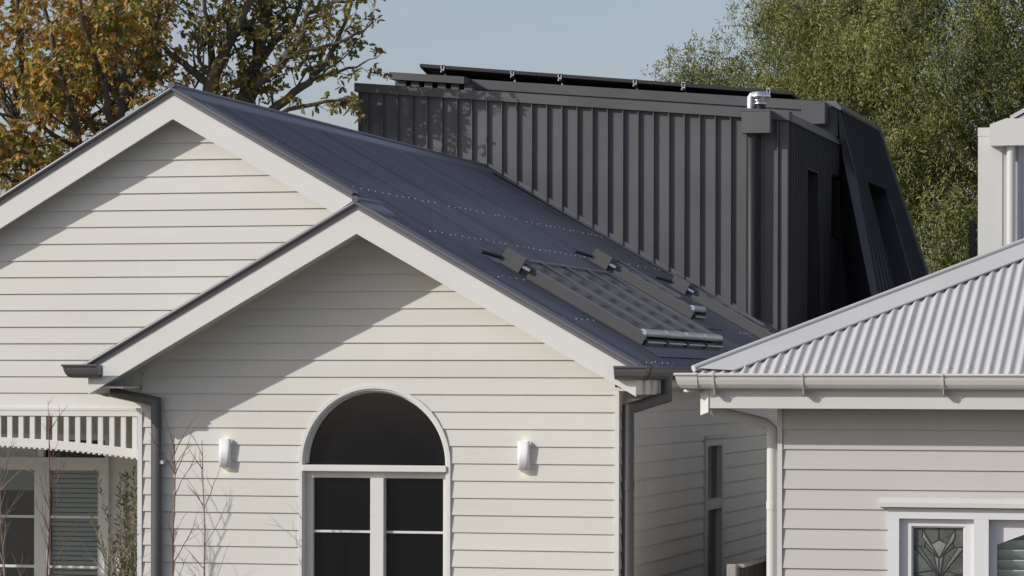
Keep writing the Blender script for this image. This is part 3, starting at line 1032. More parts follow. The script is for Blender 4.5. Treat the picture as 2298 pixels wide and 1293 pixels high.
# rainwater head and downpipe on the front wall
rh = bx('rainwater_head', (-0.88, 10.77, 6.155), (-0.54, 10.935, 6.412), M['clad'], ext, 0.004)
bx('rim', (-0.885, 10.765, 6.413), (-0.535, 10.938, 6.425), M['clad'], rh)
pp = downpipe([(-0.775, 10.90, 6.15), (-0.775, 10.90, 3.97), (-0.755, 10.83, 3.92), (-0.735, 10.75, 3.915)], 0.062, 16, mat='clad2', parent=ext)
MB().tube([(-0.737, 10.749, 3.916), (-0.735, 10.74, 3.915)], 0.052, 16).build('pipe_mouth', M['black'], pp, fix=False)

# taller volume behind, with a leaning side wall
VY = 15.2
def vtop(x): return 7.375 - 0.081 * (x + 6.495)
MB().xz([(-6.4, 5.5), (-0.40, 5.5), (-0.40, vtop(-0.40) - 0.002), (-6.4, vtop(-6.4))], VY, VY + 0.15).build('upper_wall', M['clad'], ext)
MB().xz([(-6.4, vtop(-6.4) - 0.125), (-0.575, vtop(-0.575) - 0.125), (-0.575, vtop(-0.575)), (-6.4, vtop(-6.4))], VY - 0.025, VY).build('upper_fascia', M['clad'], ext)
MB().prism([(-6.5, VY + 0.151, vtop(-6.5) - 0.06), (-0.40, VY + 0.151, vtop(-0.40) - 0.06), (-0.40, VY + 0.151, vtop(-0.40) - 0.01), (-6.5, VY + 0.151, vtop(-6.5) - 0.01)], (0, 3.5, 0)).build('upper_roof', M['clad'], ext)
bx('upper_end_wall', (-6.5, 15.4, 2.5), (-6.4, 18.8, 7.3), M['clad'], ext)
# projecting roof edge at the left
beam = MB().xz([(-6.42, vtop(-6.42) - 0.09), (-5.38, vtop(-5.38) - 0.09), (-5.38, vtop(-5.38) + 0.005), (-6.42, vtop(-6.42) + 0.005)], VY - 0.35, VY - 0.026).build('roof_edge_box', M['clad'], ext)
for i in range(6):
    xx = -6.32 + i * 0.185
    bx('bracket', (xx, VY - 0.28, 6.95), (xx + 0.11, VY - 0.03, vtop(xx + 0.1) - 0.095), M['clad'], beam)
bx('upper_rainwater_head', (-0.825, 14.87, 6.58), (-0.518, 15.16, 6.868), M['clad'], ext, 0.004)
# leaning wall: plane x = -0.433 + S*(6.83 - z)
LS = 0.332
def lx(z): return -0.388 + LS * (6.805 - z)
def lp(y, z, off=0.0):
    n = Vector((1, 0, LS)).normalized()
    return Vector((lx(z), y, z)) + n * off
def yfront(z): return 15.2 - max(0.0, 6.36 - z) * 1.22
lw = MB()
ZL = 3.0
N_R = 18
NY0, NY1, NZ = 15.50, 17.55, 5.86          # the niche opening
def lean_strip(ya_t, ya_b, yb_t, yb_b, zt, zb):
    n = max(1, round((yb_t - ya_t) / 0.2))
    for i in range(n):
        p, q = i / n, (i + 1) / n
        a_t, b_t = ya_t + (yb_t - ya_t) * p, ya_t + (yb_t - ya_t) * q
        a_b, b_b = ya_b + (yb_b - ya_b) * p, ya_b + (yb_b - ya_b) * q
        lw.add([lp(a_b, zb), lp(b_b - 0.045, zb), lp(b_t - 0.045, zt), lp(a_t, zt)], [(0, 1, 2, 3)])
        lw.add([lp(b_b - 0.045, zb), lp(b_b - 0.036, zb, 0.026), lp(b_t - 0.036, zt, 0.026), lp(b_t - 0.045, zt)], [(0, 1, 2, 3)])
        lw.add([lp(b_b - 0.036, zb, 0.026), lp(b_b - 0.006, zb, 0.026), lp(b_t - 0.006, zt, 0.026), lp(b_t - 0.036, zt, 0.026)], [(0, 1, 2, 3)])
        lw.add([lp(b_b - 0.006, zb, 0.026), lp(b_b, zb), lp(b_t, zt), lp(b_t - 0.006, zt, 0.026)], [(0, 1, 2, 3)])
lean_strip(15.2, yfront(NZ), 18.82, 18.82, 6.805, NZ)
lean_strip(yfront(NZ), yfront(ZL), NY0, NY0 - 1.7, NZ, ZL)
lean_strip(NY1, NY1 - 1.3, 18.82, 18.82, NZ, ZL)
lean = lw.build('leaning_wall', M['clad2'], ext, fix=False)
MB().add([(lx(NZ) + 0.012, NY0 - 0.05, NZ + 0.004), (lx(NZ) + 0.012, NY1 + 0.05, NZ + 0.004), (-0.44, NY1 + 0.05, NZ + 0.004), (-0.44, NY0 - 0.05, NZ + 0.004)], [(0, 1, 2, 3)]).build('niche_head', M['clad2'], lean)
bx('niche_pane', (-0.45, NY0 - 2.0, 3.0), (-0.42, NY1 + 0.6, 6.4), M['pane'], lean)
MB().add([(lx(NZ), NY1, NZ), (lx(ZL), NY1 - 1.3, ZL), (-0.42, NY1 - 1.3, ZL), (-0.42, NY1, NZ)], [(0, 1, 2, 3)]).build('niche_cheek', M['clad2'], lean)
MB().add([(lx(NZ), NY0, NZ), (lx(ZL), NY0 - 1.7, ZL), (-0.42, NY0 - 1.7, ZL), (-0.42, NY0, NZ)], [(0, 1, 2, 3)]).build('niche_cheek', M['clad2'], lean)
# triangular front return of the leaning wall
MB().add([(-0.395, 15.2, 6.805), (lx(6.805), 15.2, 6.805), (lx(6.36), 15.2, 6.36), (-0.37, 15.2, 6.36)], [(0, 1, 2, 3)]).build('front_return', M['clad'], ext)
MB().add([(-0.37, 15.2, 6.36), (lx(6.36), 15.2, 6.36), (lx(ZL), yfront(ZL), ZL), (-0.37, 15.2, ZL)], [(0, 1, 2), (0, 2, 3)]).build('splayed_return', M['clad'], ext)
# caps of the leaning wall
MB().prism([(-0.57, 15.16, vtop(-0.57)), (-0.355, 15.16, 6.775), (-0.345, 15.16, 6.805), (-0.425, 15.16, 6.90), (-0.57, 15.16, vtop(-0.57) + 0.008)], (0, 3.72, 0)).build('lean_cap', M['cap'], ext)
cpb = MB()
cpb.add([lp(18.83, 6.82, 0.05), lp(18.95, 6.82, 0.05), lp(18.95, ZL, 0.05), lp(18.83, ZL, 0.05), lp(18.83, 6.82, -0.02), lp(18.95, 6.82, -0.02), lp(18.95, ZL, -0.02), lp(18.83, ZL, -0.02)],
        [(0, 1, 2, 3), (0, 3, 7, 4), (1, 5, 6, 2), (0, 4, 5, 1)])
cpb.build('edge_cap', M['cap'], ext)
bx('upper_back_wall', (-6.4, 18.87, 2.5), (-0.40, 18.97, 6.85), M['clad'], ext)

# flue cowl on the lower roof
flue = thing('flue', (-0.79, 11.5, 6.33), 'bright metal flue cowl on the edge of the charcoal roof', 'flue')
def lathe(cx, cy, prof, n=24):
    mb = MB(); vs, fs = [], []
    for r, z_ in prof:
        for k in range(n):
            a = 2 * math.pi * k / n
            vs.append((cx + r * math.cos(a), cy + r * math.sin(a), z_))
    for i in range(len(prof) - 1):
        for k in range(n):
            fs.append((i * n + k, i * n + (k + 1) % n, (i + 1) * n + (k + 1) % n, (i + 1) * n + k))
    mb.add(vs, fs, True)
    mb.add(vs[-n:], [tuple(range(n))])
    return mb
FXc = -0.795
lathe(FXc, 11.55, [(0.066, 6.278), (0.066, 6.563)]).build('flue_pipe', M['black'], flue, fix=False)
lathe(FXc, 11.55, [(0.068, 6.553), (0.085, 6.556), (0.085, 6.570), (0.075, 6.574), (0.075, 6.593), (0.096, 6.598), (0.096, 6.612), (0.08, 6.618), (0.08, 6.638)]).build('cowl_rings', M['zinc'], flue, fix=False)
lathe(FXc, 11.55, [(0.06, 6.633), (0.125, 6.633), (0.130, 6.650), (0.126, 6.673), (0.10, 6.696), (0.10, 6.708), (0.05, 6.713)]).build('cowl_cap', M['zinc'], flue, fix=False)
MB().tube([(-0.905, 11.47, 6.28), (-0.905, 11.47, 6.635), (-0.89, 11.48, 6.665), (-0.86, 11.50, 6.67)], 0.032, 12).build('vent_pipe', M['lamp'], flue, fix=False)

# solar panels tilted on the upper roof
for i, (xa, xb, lab) in enumerate(((-6.25, -4.605, 'leftmost of three black solar panels on the charcoal roof'),
                                   (-4.60, -2.90, 'middle one of three black solar panels on the charcoal roof'),
                                   (-2.895, -1.08, 'rightmost of three black solar panels on the charcoal roof'))):
    def sp(x, t, h):   # t: 0 at the raised front edge, 1 at the back
        return (x, 15.75 + 1.02 * t, 7.567 - 0.0925 * (x + 6.25) - 0.20 * t + h)
    t_ = thing('solar_panel', sp(xa, 0, -0.2), lab, 'solar panel', 'solar panels on the charcoal roof')
    def pslab(mb, x0, x1, t0, t1, h0, h1):
        a = [sp(x0, t0, h0), sp(x1, t0, h0), sp(x1, t1, h0), sp(x0, t1, h0)]
        b = [sp(x0, t0, h1), sp(x1, t0, h1), sp(x1, t1, h1), sp(x0, t1, h1)]
        mb.add(a + b, [(0, 3, 2, 1), (4, 5, 6, 7), (0, 1, 5, 4), (1, 2, 6, 5), (2, 3, 7, 6), (3, 0, 4, 7)])
        return mb
    fr = MB()
    pslab(fr, xa, xb, 0, 0.035, -0.045, 0); pslab(fr, xa, xb, 0.965, 1, -0.045, 0)
    pslab(fr, xa, xa + 0.035, 0.036, 0.964, -0.045, 0); pslab(fr, xb - 0.035, xb, 0.036, 0.964, -0.045, 0)
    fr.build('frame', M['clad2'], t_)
    pslab(MB(), xa + 0.036, xb - 0.036, 0.036, 0.964, -0.008, -0.003).build('cell_sheet', M['solar'], t_)
    pslab(MB(), xa + 0.037, xb - 0.037, 0.037, 0.963, -0.016, -0.010).build('back_sheet', M['solarback'], t_)
    for xx in (xa + 0.33, xb - 0.33):
        pslab(MB(), xx - 0.02, xx + 0.02, 0.02, 0.98, -0.085, -0.046).build('rail', M['black'], t_)
        cl = MB()
        pslab(cl, xx - 0.03, xx - 0.018, -0.012, -0.004, -0.10, -0.01); pslab(cl, xx + 0.01, xx + 0.022, -0.012, -0.004, -0.06, -0.015)
        pslab(cl, xx - 0.03, xx + 0.022, -0.012, -0.004, -0.07, -0.055); pslab(cl, xx - 0.03, xx + 0.022, -0.006, 0.02, 0.002, 0.012)
        cl.build('clamp', M['galv'], t_)
        p0 = Vector(sp(xx, 0.12, -0.09))
        MB().box((p0.x - 0.01, p0.y - 0.01, vtop(p0.x) - 0.02), (p0.x + 0.01, p0.y + 0.01, p0.z)).build('leg', M['galv'], t_)
        p1 = Vector(sp(xx, 0.95, -0.09))
        MB().box((p1.x - 0.01, p1.y - 0.01, vtop(p1.x) - 0.06), (p1.x + 0.01, p1.y + 0.01, p1.z)).build('leg', M['galv'], t_)

# ------------------------------------------------------------------ neighbouring house
nb = thing('neighbour_house', (5.0, -2.9, 0), 'pale stone weatherboard house at right with light grey corrugated hip roof', 'house')
NY, NX0 = -2.8, 1.884
nw = MB().box((1.95, -2.65, 0.3), (9.5, -2.5, 3.03)).build('front_wall', M['interior'], nb)
NC0, NCH = 2.70, 0.1505
z = NC0 - 15 * NCH
NWX0 = 2.695
while z < 3.0:
    zt = min(z + NCH, 3.02)
    xr = 9.5
    if zt < 2.27:
        board_xz(z, zt, lambda q: NX0, lambda q: NWX0, NY, M['nboard'], nw)
        board_xz(z, zt, lambda q: 6.2, lambda q: 9.5, NY, M['nboard'], nw)
    elif z < 2.27:
        board_xz(z, zt, lambda q: NX0, lambda q: NWX0, NY, M['nboard'], nw)
        board_xz(2.262, zt, lambda q: NWX0, lambda q: 6.2, NY, M['nboard'], nw)
        board_xz(z, zt, lambda q: 6.2, lambda q: 9.5, NY, M['nboard'], nw)
    else:
        board_xz(z, zt, lambda q: NX0, lambda q: 9.5, NY, M['nboard'], nw)
    z += NCH
bx('corner_board', (1.846, NY - 0.03, 0.3), (1.883, NY + 0.02, 3.03), M['ntrim'], nb)
bx('left_wall', (1.849, NY + 0.021, 0.3), (1.95, 5.5, 3.03), M['nboard'], nb)
bx('back_wall', (1.95, 5.4, 0.3), (9.5, 5.5, 3.03), M['nboard'], nb)
bx('right_wall', (9.5, NY, 0.3), (9.6, 5.5, 3.03), M['nboard'], nb)
bx('fascia', (1.376, -3.15, 3.01), (10.05, -3.115, 3.20), M['ntrim'], nb)
MB().prism([(1.30, -3.085, 2.955), (1.375, -3.158, 2.98), (1.375, -3.06, 2.98)], (0, 0, 0.19)).build('fascia_corner', M['ntrim'], nb)
bx('fascia', (1.30, -3.055, 3.01), (1.335, 6.0, 3.20), M['ntrim'], nb)
bx('soffit', (1.336, -3.114, 3.035), (10.0, 5.9, 3.05), M['ntrim'], nb)
ng = MB().sweep(GUT, [(1.262, 6.0, 3.258), (1.262, -3.152, 3.258), (10.1, -3.152, 3.258)], [(-1, 0), (-1, -1), (0, -1)]).build('gutter', M['ntrim'], nb)
for bxx in (1.43, 2.105, 3.148, 4.19, 5.23, 6.27):
    mb = MB()
    prof = [(d, h) for d, h in GUT[1:9]]
    a, b = bxx - 0.007, bxx + 0.007
    vs, fs = [], []
    for d, h in prof:
        g_ = 0.006
        dd = d + (g_ if d > 0.04 else 0)
        hh = h - (g_ if h < -0.05 else 0) + (0.010 if h > 0 else 0)
        vs += [(a, -3.152 - dd, 3.258 + hh), (b, -3.152 - dd, 3.258 + hh)]
    fs = [(2 * i, 2 * i + 1, 2 * i + 3, 2 * i + 2) for i in range(len(prof) - 1)]
    mb.add(vs, fs)
    mb.prism([(bxx, -3.155, 3.14), (bxx, -3.24, 3.155), (bxx, -3.225, 3.115), (bxx, -3.20, 3.10), (bxx, -3.155, 3.118)], (0.006, 0, 0))
    ob = mb.build('gutter_bracket', M['ntrim'], ng)
    ob.modifiers.new('thick', 'SOLIDIFY').thickness = 0.004
MB().sweep([(d + (0.004 if d > 0.02 else 0), h - (0.004 if h < -0.03 else -0.003)) for d, h in GUT[:11]], [(1.262, -2.98, 3.258), (1.262, -3.152, 3.258), (1.31, -3.152, 3.258)], [(-1, 0), (-1, -1), (0, -1)], caps=False).build('gutter_corner', M['ntrim'], ng)
lathe(1.235, -3.1, [(0.045, 3.15), (0.06, 3.147), (0.06, 3.135), (0.05, 3.128)]).build('outlet', M['ntrim'], ng, fix=False)
downpipe([(1.345, -3.0, 3.06), (1.41, -3.0, 2.985), (1.745, -2.80, 2.895), (1.796, -2.785, 2.85), (1.801, -2.78, 2.80), (1.801, -2.78, 0.2)], 0.044, 18,
         sleeves=[((1.801, -2.78, 2.24), (1.801, -2.78, 2.30))], mat='ntrim', parent=nb)
# hip roof
NT = math.tan(math.radians(24.5))
HX, HY_, HZ = 1.235, -3.215, 3.262       # eave corner of the roof sheets
def nz_(y): return HZ + NT * (y - HY_)
nroof = MB().prism([(HX + 0.1, HY_ + 0.1, HZ - 0.02), (10.0, HY_ + 0.1, HZ - 0.02), (10.0, 1.1, nz_(1.1) - 0.13), (HX + 4.3, 1.1, nz_(1.1) - 0.13)], (0, 0, 0.02)).build('roof', M['nroof'], nb)
seg = 10
x = HX + 0.03
k_ = 0
while x < 9.8:
    vs, fs = [], []
    m = 10 * seg + 1
    for i in range(m):
        xx = x + i * PITCH / seg
        c = 0.0105 * math.cos(2 * math.pi * i / seg)
        yt = min(HY_ + (xx - HX) + 0.02, 1.13)
        vs += [(xx, HY_, HZ + c), (xx, yt, nz_(yt) + c)]
    fs = [(2 * i, 2 * i + 2, 2 * i + 3, 2 * i + 1) for i in range(m - 1)]
    mb = MB().add(vs, fs, True)
    # lapped edge of the sheet
    o = mb.build('roof_sheet', M['nroof'], nroof, fix=False)
    o.location.z += 0.0022 * (k_ % 2)
    x += 10 * PITCH
    k_ += 1
# hip capping with rolled spine
hd = Vector((1, 1, NT)); n_front = Vector((0, -NT, 1)).normalized()
hl = 4.35
mb = MB()
p0, p1 = Vector((HX + 0.03, HY_ + 0.03, HZ + 0.03)), Vector((HX + hl, HY_ + hl, HZ + hl * NT + 0.026))
side = Vector((1, 0, 0)); side2 = Vector((0, 1, 0))
mb.tube([p0 + Vector((0, 0, 0.016)), p1 + Vector((0, 0, 0.016))], 0.026, 12)
W1 = 0.30
q0, q1 = p0 + Vector((W1, 0, -0.002)), p1 + Vector((W1, 0, -0.002))
mb.add([p0 + Vector((0, 0, 0.022)), p1 + Vector((0, 0, 0.022)), q1 + Vector((0, 0, 0.006)), q0 + Vector((0, 0, 0.006)), q0 + Vector((0.004, 0, -0.004)), q1 + Vector((0.004, 0, -0.004))], [(0, 3, 2, 1), (3, 4, 5, 2)])
q0, q1 = p0 + Vector((0, W1, 0)), p1 + Vector((0, W1, 0))
mb.add([p0 + Vector((0, 0, 0.022)), p1 + Vector((0, 0, 0.022)), q1, q0], [(0, 1, 2, 3)])
hc = mb.build('hip_cap', M['nroof'], nroof, fix=False)
# other slopes of the hip roof
MB().add([(HX, HY_, HZ), (HX + 4.345, 1.13, nz_(1.13)), (HX + 4.345, 1.2, nz_(1.13)), (HX, 5.6, HZ)], [(0, 1, 2, 3)]).build('roof_plane', M['nroof'], nroof)
MB().add([(HX, 5.6, HZ), (HX + 4.345, 1.2, nz_(1.13)), (10.0, 1.2, nz_(1.13)), (10.0, 5.6, HZ)], [(0, 1, 2, 3)]).build('roof_plane', M['nroof'], nroof)
sc = MB()
xx = HX + 0.03 + PITCH * 5
while xx < 9.5:
    sc.tube([(xx, HY_ + 0.11, nz_(HY_ + 0.11) + AMP - 0.002), (xx, HY_ + 0.108, nz_(HY_ + 0.11) + AMP + 0.010)], [0.009, 0.006], 6)
    xx += PITCH * 2
o = sc.build('roof_screws', M['galv'], nroof, fix=False)
o['kind'] = 'stuff'

# neighbour's window
nwin = thing_win = MB()
nwin.box((2.690, NY - 0.045, 0.9), (2.775, NY + 0.05, 2.262)).box((2.7755, NY - 0.045, 2.185), (6.2, NY + 0.05, 2.262)).box((3.335, NY - 0.045, 0.9), (3.445, NY + 0.05, 2.1845))
nwin.box((5.5, NY - 0.045, 0.9), (5.6, NY + 0.05, 2.1845)).box((6.12, NY - 0.045, 0.9), (6.2, NY + 0.05, 2.1845))
nwin = nwin.build('window', M['nwhite'], nb)
MB().prism([(2.632, NY - 0.02, 2.345), (2.632, NY - 0.045, 2.338), (2.632, NY - 0.09, 2.305), (2.632, NY - 0.09, 2.272), (2.632, NY - 0.02, 2.266)], (3.7, 0, 0)).build('window_hood', M['ntrim'], nwin)
# left casement with leadlight
cs = MB()
cs.box((2.776, NY + 0.0, 0.9), (2.862, NY + 0.045, 2.184)).box((3.262, NY + 0.0, 0.9), (3.3345, NY + 0.045, 2.184)).box((2.8625, NY + 0.0, 2.128), (3.2615, NY + 0.045, 2.184))
cas = cs.build('casement', M['nwhite'], nwin)
rn = MB()
rn.box((2.8625, NY + 0.012, 0.9), (2.874, NY + 0.045, 2.128)).box((3.25, NY + 0.012, 0.9), (3.2615, NY + 0.045, 2.128)).box((2.8745, NY + 0.012, 2.117), (3.2495, NY + 0.045, 2.1275))
rn.build('glazing_bead', M['nwhite'], cas)
GY = NY + 0.036
bx('pane', (2.874, GY, 0.9), (3.25, GY + 0.005, 2.117), M['lead_glass'], cas)
PX0, PXS = 2.8745, (3.2495 - 2.8745) / (1290 - 568)
def LP(px, py): return (PX0 + (px - 568) * PXS, 2.117 - (py - 625) * PXS)
lines = [[(928, 628), (930, 805)], [(930, 805), (820, 860)], [(930, 805), (1050, 860)],
         [(695, 655), (690, 760), (735, 825), (936, 1065)], [(700, 655), (820, 860), (936, 1060)],
         [(1155, 655), (1165, 760), (1130, 825), (938, 1065)], [(1150, 655), (1045, 860), (938, 1060)],
         [(735, 825), (720, 905), (572, 895)], [(720, 905), (860, 1020), (930, 1068)],
         [(1130, 825), (1145, 905), (1288, 905)], [(1145, 905), (1000, 1020), (936, 1068)],
         [(575, 905), (900, 1300)], [(660, 905), (925, 1300)], [(1205, 905), (960, 1300)], [(1285, 920), (985, 1300)],
         [(860, 1025), (918, 1300)], [(1000, 1025), (952, 1300)], [(932, 1070), (932, 1500)],
         [(572, 1290), (850, 1245)], [(1020, 1245), (1285, 1320)]]
lines += [[(px, 2600 - py) for px, py in l] for l in lines]
cm = MB()
for l in lines:
    pts = [LP(*p) for p in l]
    cm.tube([(p[0], GY - 0.003, p[1]) for p in pts], 0.0034, 5)
cm.build('lead_came', M['lead'], cas, fix=False)
for poly in ([(820, 860), (930, 805), (1045, 860), (938, 1055)], [(700, 665), (740, 770), (930, 1058), (735, 825), (692, 760)],
             [(1150, 665), (1160, 760), (1130, 825), (945, 1055), (1045, 850)], [(860, 1030), (930, 1075), (928, 1290), (915, 1290)],
             [(1205, 910), (1282, 925), (990, 1285), (965, 1285)], [(1000, 1030), (936, 1075), (936, 1290), (950, 1290)]):
    pts = [LP(*p) for p in poly]
    MB().xz(pts, GY - 0.0015, GY - 0.0005).build('bevelled_pane', M['lead_glass2'], cas)
# centre sash with a shaped head and louvred shutters behind
ct = MB()
ct.box((3.446, NY + 0.03, 0.9), (3.50, NY + 0.06, 2.184)).box((5.44, NY + 0.03, 0.9), (5.499, NY + 0.06, 2.184))
ct.xz([(3.5005, 2.184), (3.5005, 1.995), (3.70, 2.072), (3.95, 2.125), (4.47, 2.15), (5.0, 2.125), (5.24, 2.072), (5.4395, 1.995), (5.4395, 2.184)], NY + 0.03, NY + 0.06)
cen = ct.build('centre_sash', M['nwhite'], nwin)
MB().add([(3.5005, NY + 0.046, 0.9), (5.4395, NY + 0.046, 0.9), (5.4395, NY + 0.046, 2.15), (3.5005, NY + 0.046, 2.15)], [(0, 1, 2, 3)]).build('pane', M['glass'], cen)
sh = MB()
zz = 0.9
while zz < 2.15:
    sh.add([(3.5, NY + 0.13, zz), (5.44, NY + 0.13, zz), (5.44, NY + 0.075, zz + 0.066), (3.5, NY + 0.075, zz + 0.066)], [(0, 1, 2, 3)])
    sh.add([(3.5, NY + 0.075, zz + 0.066), (5.44, NY + 0.075, zz + 0.066), (5.44, NY + 0.085, zz + 0.074), (3.5, NY + 0.085, zz + 0.074)], [(0, 1, 2, 3)])
    zz += 0.0755
sh.build('shutter_slats', M['blind'], cen, fix=False)
bx('pane', (5.601, NY + 0.03, 0.9), (6.119, NY + 0.035, 2.184), M['lead_glass'], nwin)

# ------------------------------------------------------------------ pale upper storey behind the neighbour
rb = thing('pale_clad_upper_storey', (3.8, 6.5, 0), 'pale grey clad upper storey with rainwater head at far right edge', 'building')
RY = 6.5
bx('front_wall', (2.363, RY, 0.3), (5.6, RY + 0.15, 5.752), M['rearw'], rb)
bx('left_wall', (2.363, RY + 0.151, 0.3), (2.5, 10.5, 5.752), M['rearw'], rb)
bx('panel_joint_cover', (2.363, RY - 0.012, 0.3), (2.612, RY - 0.001, 5.751), M['rearw'], rb)
bx('parapet_cap', (2.36, RY - 0.016, 5.7525), (2.50, RY + 0.16, 5.84), M['rearw'], rb)
rw = MB()
xx = 2.625
while xx < 5.6:
    rw.add([(xx, RY - 0.004, 0.3), (xx + 0.05, RY - 0.004, 0.3), (xx + 0.06, RY - 0.03, 0.3), (xx + 0.085, RY - 0.03, 0.3), (xx + 0.095, RY - 0.004, 0.3),
            (xx, RY - 0.004, 5.75), (xx + 0.05, RY - 0.004, 5.75), (xx + 0.06, RY - 0.03, 5.75), (xx + 0.085, RY - 0.03, 5.75), (xx + 0.095, RY - 0.004, 5.75)],
           [(i, i + 1, i + 6, i + 5) for i in range(4)])
    xx += 0.095
rw.build('ribbed_cladding', M['reard'], rb, fix=False)
hp = MB().xz([(2.502, 5.64), (2.875, 5.64), (2.875, 5.91), (2.672, 5.918), (2.502, 5.858)], RY - 0.20, RY + 0.02).build('rainwater_head', M['rearw'], rb)
downpipe([(2.71, RY - 0.10, 5.639), (2.71, RY - 0.10, 0.3)], 0.045, 16, mat='rearw', parent=rb)
MB().prism([(2.66, RY + 0.3, 5.92), (3.3, RY + 0.3, 6.27), (5.6, RY + 0.3, 6.27), (5.6, RY + 0.3, 5.76), (2.66, RY + 0.3, 5.76)], (0, 3.8, 0)).build('roof', M['nroof'], rb)
MB().prism([(2.66, RY + 0.28, 5.935), (3.3, RY + 0.28, 6.285), (3.3, RY + 0.28, 6.33), (2.66, RY + 0.28, 5.98)], (0, 3.9, 0)).build('roof_edge', M['nroof'], rb)

# dark slatted screen beyond
ss = thing('slatted_screen', (1.75, 13.0, 0), 'dark slatted screen beside the pale upper storey at right', 'screen')
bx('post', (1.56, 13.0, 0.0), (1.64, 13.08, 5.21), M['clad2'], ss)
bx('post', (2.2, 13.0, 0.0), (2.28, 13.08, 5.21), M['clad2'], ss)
for i in range(11):
    bx('slat', (1.641, 13.02, 4.05 + i * 0.105), (2.199, 13.05, 4.115 + i * 0.105), M['fence'], ss)

# side fence between the houses
fn = thing('side_fence', (0.93, 3.0, 0), 'dark timber fence with pale cap between the two houses', 'fence')
bx('post', (0.845, 0.50, 0.0), (0.925, 0.58, 1.63), M['fencerail'], fn, 0.006)
bx('post', (0.845, 4.0, 0.0), (0.925, 4.08, 1.62), M['fencerail'], fn, 0.006)
bx('capping_rail', (0.925, 0.585, 1.60), (0.985, 8.6, 1.63), M['fencerail'], fn)
for i in range(60):
    bx('paling', (0.94, 0.585 + i * 0.133, 0.08), (0.957 + 0.006 * (i % 2), 0.585 + i * 0.133 + 0.128, 1.598), M['fence'], fn)

# ------------------------------------------------------------------ trees
CX_, F_ = 1149.0, 7337.0


def at(px, py, Y):
    """point of the world seen at (px, py) of the survey picture, on the plane y = Y"""
    x, yy = px - CX_, -(py - 858.36)
    c, s = math.cos(ROLL), math.sin(ROLL)
    d = _r * ((c * x - s * yy) / F_) + _u * ((s * x + c * yy) / F_) + _f
    t = (Y - CAM.y) / d.y
    return CAM + d * t


def fast_mesh(name, verts, faces_n, k, mat, smooth=False):
    """verts (N,3); faces all k-gons given as (M,k) index array"""
    me = bpy.data.meshes.new(name)
    me.vertices.add(len(verts))
    me.vertices.foreach_set('co', np.asarray(verts, np.float32).ravel())
    nf = len(faces_n)
    me.loops.add(nf * k)
    me.loops.foreach_set('vertex_index', np.asarray(faces_n, np.int32).ravel())
    me.polygons.add(nf)
    me.polygons.foreach_set('loop_start', np.arange(0, nf * k, k, dtype=np.int32))
    me.polygons.foreach_set('loop_total', np.full(nf, k, np.int32))
    me.materials.append(mat)
    me.update(calc_edges=True)
    me.validate()
    return me


def unit(v):
    return v / (np.linalg.norm(v, axis=-1, keepdims=True) + 1e-9)


OAK_L = np.array([(0, 0), (0.16, 0.06), (0.27, 0.24), (0.40, 0.10), (0.56, 0.33), (0.66, 0.13), (0.82, 0.24), (1.0, 0.0)])


def leaves(name, pos, dirs, nrm, size, outline, mat, parent, fold=0.25, curl=0.2):
    """outline: half-leaf (along, across) points from base to tip; both halves are folded about the midrib"""
    n = len(pos)
    dirs = unit(dirs)
    side = unit(np.cross(dirs, nrm))
    up = np.cross(side, dirs)
    k = len(outline)
    a, w = outline[:, 0], outline[:, 1]
    V = np.zeros((n, 2 * k - 2, 3))
    for j in range(k):
        droop = -curl * a[j] ** 2
        V[:, j] = pos + size[:, None] * (dirs * a[j] + side * w[j] + up * (w[j] * fold + droop))
    for j in range(1, k - 1):
        droop = -curl * a[j] ** 2
        V[:, k + j - 1] = pos + size[:, None] * (dirs * a[j] - side * w[j] + up * (w[j] * fold + droop))
    right = list(range(k))
    left = [0] + [k + j - 1 for j in range(k - 2, 0, -1)][::-1] + [k - 1]
    left = left[::-1]
    base = (np.arange(n) * (2 * k - 2))[:, None]
    faces = np.concatenate([base + np.array(right)[None], base + np.array(left)[None]])
    me = fast_mesh(name, V.reshape(-1, 3), faces, k, mat)
    o = bpy.data.objects.new(name, me)
    link(o, parent)
    return o


def wander(p, d, length, n, wob, lift=0.0):
    pts = [p.copy()]
    d = d.normalized()
    for i in range(n):
        d = (d + Vector((random.gauss(0, wob), random.gauss(0, wob), random.gauss(0, wob) + lift))).normalized()
        p = p + d * (length / n)
        pts.append(p.copy())
    return pts


def rand_dir():
    v = Vector((random.gauss(0, 1), random.gauss(0, 1), random.gauss(0, 1)))
    return v.normalized()


